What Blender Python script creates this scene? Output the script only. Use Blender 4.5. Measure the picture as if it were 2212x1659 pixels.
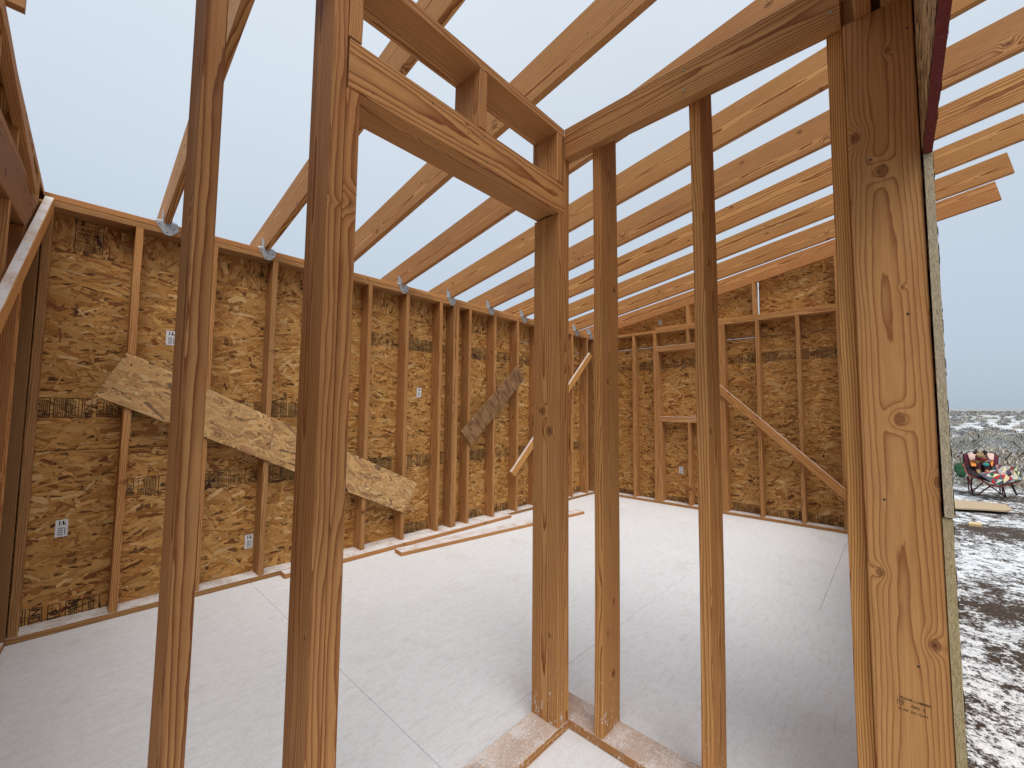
import bpy, bmesh, math, random
import numpy as np
from mathutils import Vector, Matrix
rad = math.radians
scene = bpy.context.scene
for o in list(bpy.data.objects): bpy.data.objects.remove(o)
COL = scene.collection

# ------------------------------------------------------------------ camera
CAM_Z = 1.30
YAW, PITCH, ROLL = 0.81970699, 0.0663088, 0.00990221      # yaw from +Y towards +X
_F = Vector((math.sin(YAW)*math.cos(PITCH), math.cos(YAW)*math.cos(PITCH), math.sin(PITCH)))
_R0 = Vector((math.cos(YAW), -math.sin(YAW), 0)); _U0 = _R0.cross(_F)
_R = math.cos(ROLL)*_R0 + math.sin(ROLL)*_U0
_U = -math.sin(ROLL)*_R0 + math.cos(ROLL)*_U0
cd = bpy.data.cameras.new('camera'); cam = bpy.data.objects.new('camera', cd); COL.objects.link(cam)
cd.sensor_fit = 'HORIZONTAL'; cd.sensor_width = 36; cd.lens = 36*891.35/2212
cd.clip_start = 0.02; cd.clip_end = 6000
M = Matrix((( _R.x,_U.x,-_F.x,0),( _R.y,_U.y,-_F.y,0),( _R.z,_U.z,-_F.z,CAM_Z),(0,0,0,1)))
cam.matrix_world = M
scene.camera = cam

# ------------------------------------------------------------------ sky, sun, exposure
SUN_EL, SUN_AZ = rad(60), rad(214)     # azimuth clockwise from +Y: pale sun behind cloud, over the viewer's shoulder
w = bpy.data.worlds.new('World'); scene.world = w; w.use_nodes = True
nt = w.node_tree; nt.nodes.clear()
def wn(t): return nt.nodes.new(t)
sky = wn('ShaderNodeTexSky'); sky.sky_type = 'NISHITA'; sky.sun_disc = False
sky.sun_elevation = SUN_EL; sky.sun_rotation = SUN_AZ; sky.air_density = 1.0; sky.dust_density = 3.0
tc = wn('ShaderNodeTexCoord'); sep = wn('ShaderNodeSeparateXYZ'); nt.links.new(tc.outputs['Generated'], sep.inputs[0])
ramp = wn('ShaderNodeValToRGB')
e = ramp.color_ramp.elements
e[0].position = 0.0; e[0].color = (.240, .286, .342, 1)
e[1].position = 0.75; e[1].color = (.430, .472, .512, 1)
nt.links.new(sep.outputs['Z'], ramp.inputs[0])
ns = wn('ShaderNodeTexNoise'); ns.inputs['Scale'].default_value = 1.6; ns.inputs['Detail'].default_value = 3
nt.links.new(tc.outputs['Generated'], ns.inputs['Vector'])
nm = wn('ShaderNodeMapRange'); nm.inputs['To Min'].default_value = 9.3; nm.inputs['To Max'].default_value = 11.0
nt.links.new(ns.outputs['Fac'], nm.inputs['Value'])
vm = wn('ShaderNodeVectorMath'); vm.operation = 'SCALE'
nt.links.new(ramp.outputs['Color'], vm.inputs[0]); nt.links.new(nm.outputs[0], vm.inputs['Scale'])
mx = wn('ShaderNodeMix'); mx.data_type = 'RGBA'; mx.inputs['Factor'].default_value = 0.9
nt.links.new(sky.outputs['Color'], mx.inputs['A']); nt.links.new(vm.outputs[0], mx.inputs['B'])
bg = wn('ShaderNodeBackground'); bg.inputs['Strength'].default_value = 0.1
wo = wn('ShaderNodeOutputWorld'); nt.links.new(mx.outputs['Result'], bg.inputs['Color']); nt.links.new(bg.outputs[0], wo.inputs[0])
sd = bpy.data.lights.new('sun', 'SUN'); sd.energy = 1.5; sd.angle = rad(50); sd.color = (1, .96, .9)
sun = bpy.data.objects.new('sun', sd); COL.objects.link(sun)
sdir = Vector((math.sin(SUN_AZ)*math.cos(SUN_EL), math.cos(SUN_AZ)*math.cos(SUN_EL), math.sin(SUN_EL)))
sun.rotation_euler = (-sdir).to_track_quat('-Z', 'Y').to_euler()
scene.view_settings.view_transform = 'Standard'; scene.view_settings.look = 'None'
scene.view_settings.exposure = 0.86; scene.view_settings.gamma = 1
scene.render.engine = 'CYCLES'
scene.cycles.max_bounces = 6; scene.cycles.diffuse_bounces = 4; scene.cycles.glossy_bounces = 2; scene.cycles.transmission_bounces = 0
scene.cycles.caustics_reflective = False; scene.cycles.caustics_refractive = False

# ------------------------------------------------------------------ node helper
class NT:
    def __init__(s, name, rough=.75):
        s.m = bpy.data.materials.new(name); s.m.use_nodes = True
        s.t = s.m.node_tree; s.b = s.t.nodes['Principled BSDF']
        s.b.inputs['Roughness'].default_value = rough
        s.b.inputs['Specular IOR Level'].default_value = .25
    def n(s, typ, **kw):
        nd = s.t.nodes.new(typ)
        for k, v in kw.items(): setattr(nd, k, v)
        return nd
    def put(s, sock, v):
        if v is None: return
        if hasattr(v, 'is_linked') or isinstance(v, bpy.types.NodeSocket): s.t.links.new(v, sock)
        else: sock.default_value = v
    def math(s, op, a, b=None, c=None, clamp=False):
        nd = s.n('ShaderNodeMath', operation=op, use_clamp=clamp)
        s.put(nd.inputs[0], a); s.put(nd.inputs[1], b)
        if c is not None: s.put(nd.inputs[2], c)
        return nd.outputs[0]
    def vmath(s, op, a, b=None):
        nd = s.n('ShaderNodeVectorMath', operation=op)
        s.put(nd.inputs[0], a); s.put(nd.inputs[1], b)
        return nd.outputs['Value'] if op in ('LENGTH', 'DISTANCE', 'DOT_PRODUCT') else nd.outputs[0]
    def comb(s, x, y, z):
        nd = s.n('ShaderNodeCombineXYZ')
        for i, v in enumerate((x, y, z)): s.put(nd.inputs[i], v)
        return nd.outputs[0]
    def sep(s, v):
        nd = s.n('ShaderNodeSeparateXYZ'); s.put(nd.inputs[0], v); return nd.outputs
    def noise(s, v, scale=5., detail=2., rough=.5, dist=0., col=False):
        nd = s.n('ShaderNodeTexNoise'); s.put(nd.inputs['Vector'], v)
        nd.inputs['Scale'].default_value = scale; nd.inputs['Detail'].default_value = detail
        nd.inputs['Roughness'].default_value = rough; nd.inputs['Distortion'].default_value = dist
        return nd.outputs['Color'] if col else nd.outputs['Fac']
    def rng(s, v, a, b, c=0., d=1., smooth=True):
        nd = s.n('ShaderNodeMapRange'); nd.interpolation_type = 'SMOOTHSTEP' if smooth else 'LINEAR'
        s.put(nd.inputs['Value'], v)
        for k, x in zip(('From Min', 'From Max', 'To Min', 'To Max'), (a, b, c, d)): s.put(nd.inputs[k], x)
        return nd.outputs[0]
    def mix(s, f, a, b, blend='MIX'):
        nd = s.n('ShaderNodeMix', data_type='RGBA', blend_type=blend)
        s.put(nd.inputs['Factor'], f)
        for k, v in (('A', a), ('B', b)):
            if isinstance(v, tuple): v = (*v, 1)[:4]
            s.put(nd.inputs[k], v)
        return nd.outputs['Result']
    def bump(s, h, strength=.3, dist=.002):
        nd = s.n('ShaderNodeBump'); nd.inputs['Strength'].default_value = strength
        nd.inputs['Distance'].default_value = dist; s.put(nd.inputs['Height'], h)
        s.put(s.b.inputs['Normal'], nd.outputs[0])
    def out(s, col, rough=None):
        s.put(s.b.inputs['Base Color'], (*col, 1) if isinstance(col, tuple) else col)
        if rough is not None: s.put(s.b.inputs['Roughness'], rough)
        return s.m
    def ocoord(s): return s.n('ShaderNodeTexCoord').outputs['Object']
    def pos(s): return s.n('ShaderNodeNewGeometry').outputs['Position']

def flat(name, col, rough=.7, var=.0, metal=0., scale=20.):
    t = NT(name, rough)
    t.b.inputs['Metallic'].default_value = metal
    if var:
        f = t.noise(t.ocoord(), scale, 4)
        c = t.mix(t.rng(f, .3, .7), tuple(x*(1-var) for x in col), tuple(min(1, x*(1+var)) for x in col))
        return t.out(c)
    return t.out(tuple(col))

# ------------------------------------------------------------------ lumber material (solid growth rings + knots)
EARLY, LATE = (.620, .362, .148), (.250, .090, .024)
def wood(name, ring=.0052, pith=None, knots=(), vor=True, flecks=False, snow=1., drift=.010, contrast=1., snow_cov=.62, kth=.50, sharp=2.4):
    t = NT(name, .72)
    oc = t.ocoord()
    oi = t.n('ShaderNodeObjectInfo')
    wn_ = t.n('ShaderNodeTexWhiteNoise', noise_dimensions='1D'); t.put(wn_.inputs['W'], t.math('MULTIPLY', oi.outputs['Random'], 913.7))
    h1, h2, h3 = t.sep(wn_.outputs['Color'])
    x, y, z = t.sep(oc)
    if pith:
        y0, z0 = pith; rsp = ring
        sl_y, sl_z = drift, drift*.4
    else:
        sgn = t.math('SIGN', t.math('SUBTRACT', h1, .5))
        y0 = t.math('MULTIPLY', sgn, t.math('ADD', .020, t.math('MULTIPLY', h2, .07)))
        z0 = t.math('MULTIPLY', t.math('SUBTRACT', h3, .5), .12)
        rsp = t.math('MULTIPLY', t.math('ADD', .65, t.math('MULTIPLY', h1, .8)), ring)
        sl_y = t.math('MULTIPLY', t.math('SUBTRACT', h2, .5), .028); sl_z = t.math('MULTIPLY', t.math('SUBTRACT', h1, .5), .03)
    off = t.math('MULTIPLY', oi.outputs['Random'], 57.)
    low = t.noise(t.comb(t.math('ADD', t.math('MULTIPLY', x, 1.5), off), t.math('MULTIPLY', y, 9.), t.math('MULTIPLY', z, 9.)), 1., 2., .45, col=True)
    lx, ly, lz = t.sep(low)
    yy = t.math('SUBTRACT', t.math('SUBTRACT', y, y0), t.math('ADD', t.math('MULTIPLY', x, sl_y), t.math('MULTIPLY', t.math('SUBTRACT', lx, .5), .026)))
    zz = t.math('SUBTRACT', t.math('SUBTRACT', z, z0), t.math('ADD', t.math('MULTIPLY', x, sl_z), t.math('MULTIPLY', t.math('SUBTRACT', ly, .5), .030)))
    R = t.math('SQRT', t.math('ADD', t.math('MULTIPLY', yy, yy), t.math('MULTIPLY', zz, zz)))
    fine = t.noise(t.comb(t.math('ADD', t.math('MULTIPLY', x, 11.), off), t.math('MULTIPLY', y, 60.), t.math('MULTIPLY', z, 60.)), 1., 2., .6, col=True)
    f1, f2, f3 = t.sep(fine)
    kmask = None; krim = None
    def addknot(dx, dz, rk, on=None):
        nonlocal R, kmask, krim
        d = t.math('SQRT', t.math('ADD', t.math('MULTIPLY', t.math('MULTIPLY', dx, dx), .55), t.math('MULTIPLY', dz, dz)))
        q0 = t.math('DIVIDE', d, rk)
        q = t.math('MULTIPLY', q0, t.math('ADD', .62, t.math('MULTIPLY', f2, .76)))
        g = t.math('EXPONENT', t.math('MULTIPLY', t.math('MULTIPLY', q0, q0), -.30))
        if on is not None: g = t.math('MULTIPLY', g, on)
        R = t.math('ADD', R, t.math('MULTIPLY', g, t.math('MULTIPLY', rk, 1.3)))
        k = t.rng(q, .55, 1.2, 1, 0)
        rim = t.math('MULTIPLY', t.rng(q, .80, 1.0, 0, 1), t.rng(q, 1.0, 1.22, 1, 0))
        rim = t.math('MULTIPLY', rim, t.rng(f3, .40, .60))
        core = t.math('MULTIPLY', t.rng(q, .15, .5, 1, 0), t.rng(f1, .45, .62))
        rim = t.math('MAXIMUM', rim, core)
        k = t.math('MULTIPLY', k, t.math('ADD', .62, t.math('MULTIPLY', f1, .55)))
        if on is not None: k = t.math('MULTIPLY', k, on); rim = t.math('MULTIPLY', rim, on)
        kmask = k if kmask is None else t.math('MAXIMUM', kmask, k)
        krim = rim if krim is None else t.math('MAXIMUM', krim, rim)
    for kx, kz, kr in knots:
        addknot(t.math('SUBTRACT', x, kx), t.math('SUBTRACT', z, kz), kr)
    if vor:
        SX, SZ = 1.9, 8.5
        vo = t.n('ShaderNodeTexVoronoi', voronoi_dimensions='2D', feature='F1'); vo.inputs['Scale'].default_value = 1.
        t.put(vo.inputs['Vector'], t.comb(t.math('ADD', t.math('MULTIPLY', x, SX), off), t.math('ADD', t.math('MULTIPLY', z, SZ), off), 0.))
        px, py, pz = t.sep(vo.outputs['Position']); c1, c2, c3 = t.sep(vo.outputs['Color'])
        dx = t.math('SUBTRACT', x, t.math('DIVIDE', t.math('SUBTRACT', px, off), SX))
        dz = t.math('SUBTRACT', z, t.math('DIVIDE', t.math('SUBTRACT', py, off), SZ))
        rk = t.math('ADD', .0035, t.math('MULTIPLY', t.math('MULTIPLY', c2, c2), .013))
        addknot(dx, dz, rk, t.math('GREATER_THAN', c1, kth))
    Rn = t.math('ADD', t.math('DIVIDE', R, rsp), t.math('MULTIPLY', f1, .45))
    fr = t.math('FRACT', Rn)
    late = t.math('MULTIPLY', t.math('POWER', fr, sharp), t.rng(fr, .92, 1., 1, 0))
    late = t.math('MULTIPLY', late, 1.15*contrast, clamp=True)
    streak = t.noise(t.comb(t.math('ADD', t.math('MULTIPLY', x, 5.), off), t.math('MULTIPLY', y, 150.), t.math('MULTIPLY', z, 150.)), 1., 2., .65)
    col = t.mix(late, EARLY, LATE)
    col = t.mix(t.rng(streak, .3, .75, 0., .30), col, (.25, .112, .038), 'MIX')
    wxy = t.noise(t.comb(t.math('ADD', t.math('MULTIPLY', x, 1.7), t.math('ADD', off, 7.)), t.math('MULTIPLY', y, 9.), t.math('MULTIPLY', z, 9.)), 1., 4., .6, col=True)
    w1, w2, w3 = t.sep(wxy)
    col = t.mix(t.rng(w1, .35, .70, 0., .34), col, (.76, .62, .47), 'MULTIPLY')
    col = t.mix(t.rng(w2, .56, .78, 0., .36), col, (.21, .145, .095))
    col = t.mix(t.rng(w3, .60, .80, 0., .35), col, (.66, .46, .28))
    if kmask is not None:
        col = t.mix(t.math('MULTIPLY', kmask, .88), col, (.20, .078, .030))
        col = t.mix(t.math('MULTIPLY', krim, .72), col, (.055, .024, .012))
    col = t.mix(1., col, oi.outputs['Color'], 'MULTIPLY')
    bh = t.math('ADD', t.math('MULTIPLY', late, .6), t.math('MULTIPLY', streak, .8))
    if snow:
        geo = t.n('ShaderNodeNewGeometry')
        nz = t.sep(geo.outputs['True Normal'])[2]
        up = t.rng(nz, .55, .80)
        p = geo.outputs['Position']
        sn = t.noise(p, 9., 3., .65); sf = t.noise(p, 140., 2., .7)
        msk = t.math('MULTIPLY', up, t.rng(t.math('ADD', sn, t.math('MULTIPLY', t.math('SUBTRACT', sf, .5), .9)), snow_cov-.34, snow_cov-.02, .45, 1.))
        msk = t.math('MULTIPLY', msk, snow)
        if flecks:
            pz_ = t.sep(p)[2]
            fl = t.noise(t.vmath('MULTIPLY', p, (1., 1., .55)), 55., 4., .75, 1.5)
            lowz = t.rng(pz_, .05, .85, .60, .93, smooth=False)
            fm = t.math('MULTIPLY', t.rng(fl, t.math('SUBTRACT', lowz, .03), lowz), .8)
            clump = t.rng(t.noise(p, 12., 2.), .40, .55)
            msk = t.math('MAXIMUM', msk, t.math('MULTIPLY', fm, clump))
        col = t.mix(msk, col, (.85, .84, .84))
        bh = t.math('ADD', bh, t.math('MULTIPLY', t.math('MULTIPLY', msk, sf), 3.))
    t.bump(bh, .35, .0012)
    return t.out(col, .72)

FIR = wood('fir_lumber', snow=0)
FIRS = wood('fir_lumber_snow_on_top')
FIRF = wood('fir_lumber_snow_flecked', flecks=True, snow_cov=.76, snow=.85)
FIRC = wood('fir_lumber_coarse_ring', ring=.0064, drift=.012, contrast=1.15)
FIRR = wood('fir_rafter_stock', ring=.0085, contrast=1.35, snow=0, kth=.36)

# ------------------------------------------------------------------ other materials
def snow_mat(name, dusty=.0):
    t = NT(name, .9); p = t.pos()
    a = t.noise(p, 1.1, 4., .6); b = t.noise(p, 26., 4., .7); c = t.noise(p, 120., 3., .75)
    d = t.noise(t.vmath('MULTIPLY', p, (7., 60., 1.)), 1., 3., .6)
    col = t.mix(t.rng(a, .3, .75), (.870, .890, .920), (.915, .932, .958))
    col = t.mix(t.rng(b, .30, .62, .24, 0.), col, (.64, .63, .63))
    col = t.mix(t.rng(c, .25, .6, .40, 0.), col, (.58, .57, .575))
    col = t.mix(t.rng(d, .28, .5, .25, 0.), col, (.55, .53, .52))
    e_ = t.noise(p, 2.3, 5., .7)
    col = t.mix(t.rng(t.math('ADD', t.math('MULTIPLY', e_, .7), t.math('MULTIPLY', c, .3)), .54, .68, 0., .30), col, (.55, .50, .44))
    spk = t.n('ShaderNodeTexVoronoi'); spk.inputs['Scale'].default_value = 3.1; t.put(spk.inputs['Vector'], p)
    s1 = t.rng(spk.outputs['Distance'], .018, .032, 1, 0)
    on = t.math('GREATER_THAN', t.sep(spk.outputs['Color'])[0], .60)
    col = t.mix(t.math('MULTIPLY', t.math('MULTIPLY', s1, on), .62), col, (.20, .17, .15))
    t.bump(t.math('ADD', t.math('MULTIPLY', b, .8), t.math('MULTIPLY', c, .55)), .55, .007)
    return t.out(col, .9)
SNOWF = snow_mat('snow_dusted_deck')

def osb_mat():
    t = NT('osb_strand', .62)
    a = t.n('ShaderNodeAttribute', attribute_name='Col'); g = t.n('ShaderNodeAttribute', attribute_name='gv')
    gx, gy, gz = t.sep(g.outputs['Vector'])
    n = t.noise(t.comb(t.math('MULTIPLY', gx, 9.), t.math('MULTIPLY', gy, 420.), gz), 1., 3., .6)
    col = t.mix(t.rng(n, .25, .75, .0, .55), a.outputs['Color'], (.42, .30, .18), 'MULTIPLY')
    t.bump(n, .25, .0006)
    return t.out(col)
OSB = osb_mat()
OSB_BASE = flat('osb_dark_resin', (.16, .072, .022), .7, .5, scale=40)
def osb_edge_mat(name, a, b, dark, sc=(60., 60., 14.)):
    t = NT(name, .85); oc = t.pos()
    n1 = t.noise(t.vmath('MULTIPLY', oc, (150., 420., 70.)), 1., 4., .65)
    n2 = t.noise(t.vmath('MULTIPLY', oc, (300., 500., 190.)), 1., 3., .6)
    col = t.mix(t.rng(n1, .35, .65), a, b)
    col = t.mix(t.rng(n2, .55, .68, 0., .85), col, dark)
    t.bump(n1, .8, .004); return t.out(col)
OSB_EDGE = osb_edge_mat('osb_cut_edge', (.42, .345, .225), (.58, .485, .33), (.15, .11, .065))
OSB_EDGE2 = osb_edge_mat('osb_cut_edge_yellow', (.40, .31, .15), (.54, .44, .25), (.15, .10, .045))
RED_EDGE = osb_edge_mat('osb_red_painted_edge', (.14, .022, .020), (.20, .032, .026), (.06, .014, .012))
INK = flat('black_print_ink', (.038, .028, .020), .8)
STICK = flat('sticker_white_paper', (.72, .73, .76), .5)
GALV = flat('galvanised_steel', (.42, .44, .46), .5, .2, .6, 60.)
NAILM = flat('dark_nail_steel', (.05, .045, .042), .5, 0, .5)
SCREW = flat('tan_coated_screw', (.36, .30, .21), .45, 0, .35)

# ------------------------------------------------------------------ object helpers
def tag(o, label=None, cat=None, group=None, kind=None):
    for k, v in (('label', label), ('category', cat), ('group', group), ('kind', kind)):
        if v: o[k] = v
    return o
def empty(name, loc, label, cat, group=None, kind=None):
    o = bpy.data.objects.new(name, None); COL.objects.link(o); o.location = loc; o.empty_display_size = .1
    return tag(o, label, cat, group, kind)
ROOTLOC = {}
def wloc(o):
    v = Vector((0, 0, 0))
    while o: v = v + Vector(o.location); o = o.parent
    return v
def link(name, me, mats, parent=None, loc=(0, 0, 0), basis=None):
    o = bpy.data.objects.new(name, me); COL.objects.link(o)
    for m in (mats if isinstance(mats, (list, tuple)) else [mats]): me.materials.append(m)
    Mx = Matrix.Translation(Vector(loc))
    if basis: Mx = Mx @ basis.to_4x4()
    if parent is not None:
        o.parent = parent
        if parent.type == 'EMPTY': o.matrix_basis = Matrix.Translation(-wloc(parent)) @ Mx
        else: o.matrix_parent_inverse = parent_world(parent).inverted(); o.matrix_basis = Mx
    else: o.matrix_basis = Mx
    return o
PW = {}
def parent_world(o):
    m = o.matrix_parent_inverse @ o.matrix_basis
    return (parent_world(o.parent) @ m) if o.parent else m
def mesh(name, verts, faces, smooth=False):
    me = bpy.data.meshes.new(name); me.from_pydata([tuple(v) for v in verts], [], faces); me.update()
    if smooth: me.polygons.foreach_set('use_smooth', [True]*len(me.polygons))
    return me
RN = random.Random(7)
def board_mesh(L, T, W, bow=.0015, ch=.0028, seg=7, rng=RN, cut=0.):
    """length along x, thickness y, width z; eased edges, slight natural bow"""
    prof = []
    hy, hz = T/2, W/2
    for sy, sz in ((1, 1), (-1, 1), (-1, -1), (1, -1)):
        a = (sy*(hy-ch), sz*hz); b = (sy*hy, sz*(hz-ch))
        prof += ([b, a] if sy*sz > 0 else [a, b])
    by, bz = rng.uniform(-bow, bow), rng.uniform(-bow, bow); py, pz = rng.uniform(0, 6), rng.uniform(0, 6)
    V = []; n = 8
    for i in range(seg+1):
        s = i/seg; x = (s-.5)*L
        oy = by*math.sin(math.pi*s) + bow*.35*math.sin(s*9+py)*math.sin(math.pi*s)
        oz = bz*math.sin(math.pi*s) + bow*.35*math.sin(s*7+pz)*math.sin(math.pi*s)
        for (yy, zz) in prof:
            V.append((x + cut*zz*(1 if i in (0, seg) else 0), yy+oy, zz+oz))
    Fc = []
    for i in range(seg):
        for k in range(n):
            a, b = i*n+k, i*n+(k+1) % n
            Fc.append((a, b, b+n, a+n))
    Fc.append(tuple(reversed(range(n)))); Fc.append(tuple(range(seg*n, seg*n+n)))
    me = mesh('board', V, Fc)
    bm = bmesh.new(); bm.from_mesh(me); bmesh.ops.recalc_face_normals(bm, faces=bm.faces); bm.to_mesh(me); bm.free()
    return me
AX = {'x': Vector((1, 0, 0)), 'y': Vector((0, 1, 0)), 'z': Vector((0, 0, 1))}
TINTS = [(1, .95, .9), (1.02, .90, .80), (.92, .82, .74), (1.08, 1.02, .95), (.98, .86, .76), (1.05, .96, .84)]
def tint(o, c): o.color = tuple(1+(v-1)*.55 for v in c)+(1,)
def board(name, lo, hi, grain, parent=None, mat=None, col=None, bow=.0012, cut=0.):
    """axis aligned board between two corners; grain axis letter"""
    lo, hi = Vector(lo), Vector(hi); c = (lo+hi)/2; d = hi-lo
    ex = AX[grain]; rest = [a for a in 'xyz' if a != grain]
    dims = {a: abs(d['xyz'.index(a)]) for a in 'xyz'}
    wide = max(rest, key=lambda a: dims[a]); thin = [a for a in rest if a != wide][0]
    ez = AX[wide]; ey = ez.cross(ex)
    me = board_mesh(dims[grain], dims[thin], dims[wide], bow, cut=cut)
    B = Matrix((ex, ey, ez)).transposed()
    o = link(name, me, mat or FIR, parent, c, B)
    tint(o, col or RN.choice(TINTS)); return o
def board_dir(name, a, b, T, W, wide_dir, parent=None, mat=None, col=None, bow=.0015, cut=0.):
    a, b = Vector(a), Vector(b); ex = (b-a).normalized()
    ez = Vector(wide_dir); ez = (ez - ex*ez.dot(ex)).normalized(); ey = ez.cross(ex)
    me = board_mesh((b-a).length, T, W, bow, cut=cut)
    o = link(name, me, mat or FIR, parent, (a+b)/2, Matrix((ex, ey, ez)).transposed())
    tint(o, col or RN.choice(TINTS)); return o
def box_mesh(lo, hi):
    x0, y0, z0 = lo; x1, y1, z1 = hi
    return mesh('box', [(x0,y0,z0),(x1,y0,z0),(x1,y1,z0),(x0,y1,z0),(x0,y0,z1),(x1,y0,z1),(x1,y1,z1),(x0,y1,z1)],
                [(0,3,2,1),(4,5,6,7),(0,1,5,4),(1,2,6,5),(2,3,7,6),(3,0,4,7)])

# image ray (photo measured at 2212 px wide) used only to turn measurements into real places on known planes
def ray(px, py): return _F + _R*((px-1106)/891.35) - _U*((py-829.5)/891.35)
CP = Vector((0, 0, CAM_Z))
def onX(px, py, X): d = ray(px, py); return CP + d*(X/d.x)
def onY(px, py, Y): d = ray(px, py); return CP + d*(Y/d.y)
def onZ(px, py, Z): d = ray(px, py); return CP + d*((Z-CAM_Z)/d.z)

# ------------------------------------------------------------------ OSB panels
PAL = np.array([(.67,.385,.130),(.59,.315,.095),(.52,.258,.068),(.63,.350,.116),(.40,.175,.046),(.73,.475,.212),(.46,.210,.054),(.26,.096,.026),(.135,.050,.014)])
PALW = np.array([.17,.19,.17,.15,.12,.07,.08,.035,.015])
def strand_mesh(u0, u1, v0, v1, dens, seed, top=None, sig=.34, lite=1., pal=PAL, vertical=False):
    r = np.random.default_rng(seed); n = int((u1-u0)*(v1-v0)*dens)
    cu = r.uniform(u0, u1, n); cv = r.uniform(v0, v1, n)
    if top is not None:
        k = cv < top(cu); cu, cv = cu[k], cv[k]; n = len(cu)
    L = np.clip(r.lognormal(math.log(.088), .42, n), .018, .17); W = np.clip(r.lognormal(math.log(.0175), .5, n), .004, .042)
    ang = np.where(r.random(n) < .78, r.normal(0, sig, n), r.uniform(-1.57, 1.57, n))
    if vertical: ang = ang + math.pi/2
    tmpl = np.stack([np.stack([-.5+r.uniform(-.05,.05,n), -.5+r.uniform(0,.2,n)],1), np.stack([.5+r.uniform(-.08,.05,n), -.5+r.uniform(0,.2,n)],1),
                     np.stack([.5+r.uniform(-.12,.08,n), .5-r.uniform(0,.3,n)],1), np.stack([.05+r.uniform(-.3,.3,n), .5+r.uniform(-.05,.08,n)],1), np.stack([-.5+r.uniform(-.05,.12,n), .5-r.uniform(0,.3,n)],1)], 1)
    lu = tmpl[:,:,0]*L[:,None]; lv = tmpl[:,:,1]*W[:,None]
    ca, sa = np.cos(ang)[:,None], np.sin(ang)[:,None]
    U = np.clip(cu[:,None]+lu*ca-lv*sa, u0+.0018, u1-.0018); V = np.clip(cv[:,None]+lu*sa+lv*ca, v0+.0018, v1-.0018)
    if top is not None: V = np.minimum(V, top(U))
    h = r.uniform(.0002, .0020, n)
    H = h[:,None] + lv*r.uniform(-.03,.03,n)[:,None]
    col = pal[r.choice(len(pal), n, p=PALW)]*r.uniform(.82,1.15,(n,1))*lite
    me = bpy.data.meshes.new('strands')
    me.vertices.add(n*5); me.vertices.foreach_set('co', np.stack([U, V, H], 2).astype(np.float32).ravel())
    me.loops.add(n*5); me.loops.foreach_set('vertex_index', np.arange(n*5, dtype=np.int32))
    me.polygons.add(n); me.polygons.foreach_set('loop_start', np.arange(0, n*5, 5, dtype=np.int32)); me.polygons.foreach_set('loop_total', np.full(n, 5, dtype=np.int32))
    me.update(calc_edges=True)
    c4 = np.ones((n, 5, 4), np.float32); c4[:,:,:3] = np.clip(col,0,1)[:,None,:]
    at = me.attributes.new('Col', 'FLOAT_COLOR', 'POINT'); at.data.foreach_set('color', c4.ravel())
    gv = np.stack([lu, lv + h[:,None]*37, np.repeat(h[:,None]*9000, 5, 1)], 2).astype(np.float32)
    at = me.attributes.new('gv', 'FLOAT_VECTOR', 'POINT'); at.data.foreach_set('vector', gv.ravel())
    return me
def panel(parent, origin, eu, ev, u0, u1, v0, v1, dens, seed, top=None, th=.011, vertical=False, lite=1.0, pal=PAL, edge=None, name='sheathing_panel'):
    """OSB sheet whose visible face looks along eu x ev; u,v in metres from origin"""
    eu, ev = Vector(eu), Vector(ev); en = eu.cross(ev)
    B = Matrix((eu, ev, en)).transposed()
    if top is None:
        me = box_mesh((u0, v0, -th), (u1, v1, 0))
    else:
        V = [(u0,v0,-th),(u1,v0,-th),(u1,top(u1),-th),(u0,top(u0),-th),(u0,v0,0),(u1,v0,0),(u1,top(u1),0),(u0,top(u0),0)]
        me = mesh('panel', V, [(0,3,2,1),(4,5,6,7),(0,1,5,4),(1,2,6,5),(2,3,7,6),(3,0,4,7)])
    me.materials.append(OSB_BASE)
    p = bpy.data.objects.new(name, me); COL.objects.link(p)
    if edge:
        me.materials.append(edge)
        for f in me.polygons:
            if abs(f.normal.z) < .5: f.material_index = 1
    Mx = Matrix.Translation(Vector(origin)) @ B.to_4x4()
    if parent is not None:
        p.parent = parent; p.matrix_basis = Matrix.Translation(-wloc(parent)) @ Mx
    else: p.matrix_basis = Mx
    if dens:
        sm = strand_mesh(u0, u1, v0, v1, dens, seed, top, vertical=vertical, lite=lite, pal=pal)
        s = bpy.data.objects.new('strands', sm); COL.objects.link(s); sm.materials.append(OSB); s.parent = p; s['kind'] = 'stuff'
    return p
FONT = None
def text_verts(txt, size):
    c = bpy.data.curves.new('t', 'FONT'); c.body = txt; c.size = size; c.align_x = 'LEFT'; c.resolution_u = 2; c.offset = .018
    o = bpy.data.objects.new('t', c); COL.objects.link(o)
    dg = bpy.context.evaluated_depsgraph_get(); me = o.evaluated_get(dg).to_mesh()
    V = [v.co.copy() for v in me.vertices]; Fc = [tuple(p.vertices) for p in me.polygons]
    o.evaluated_get(dg).to_mesh_clear(); bpy.data.objects.remove(o); bpy.data.curves.remove(c)
    return V, Fc
TC = {}
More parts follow.
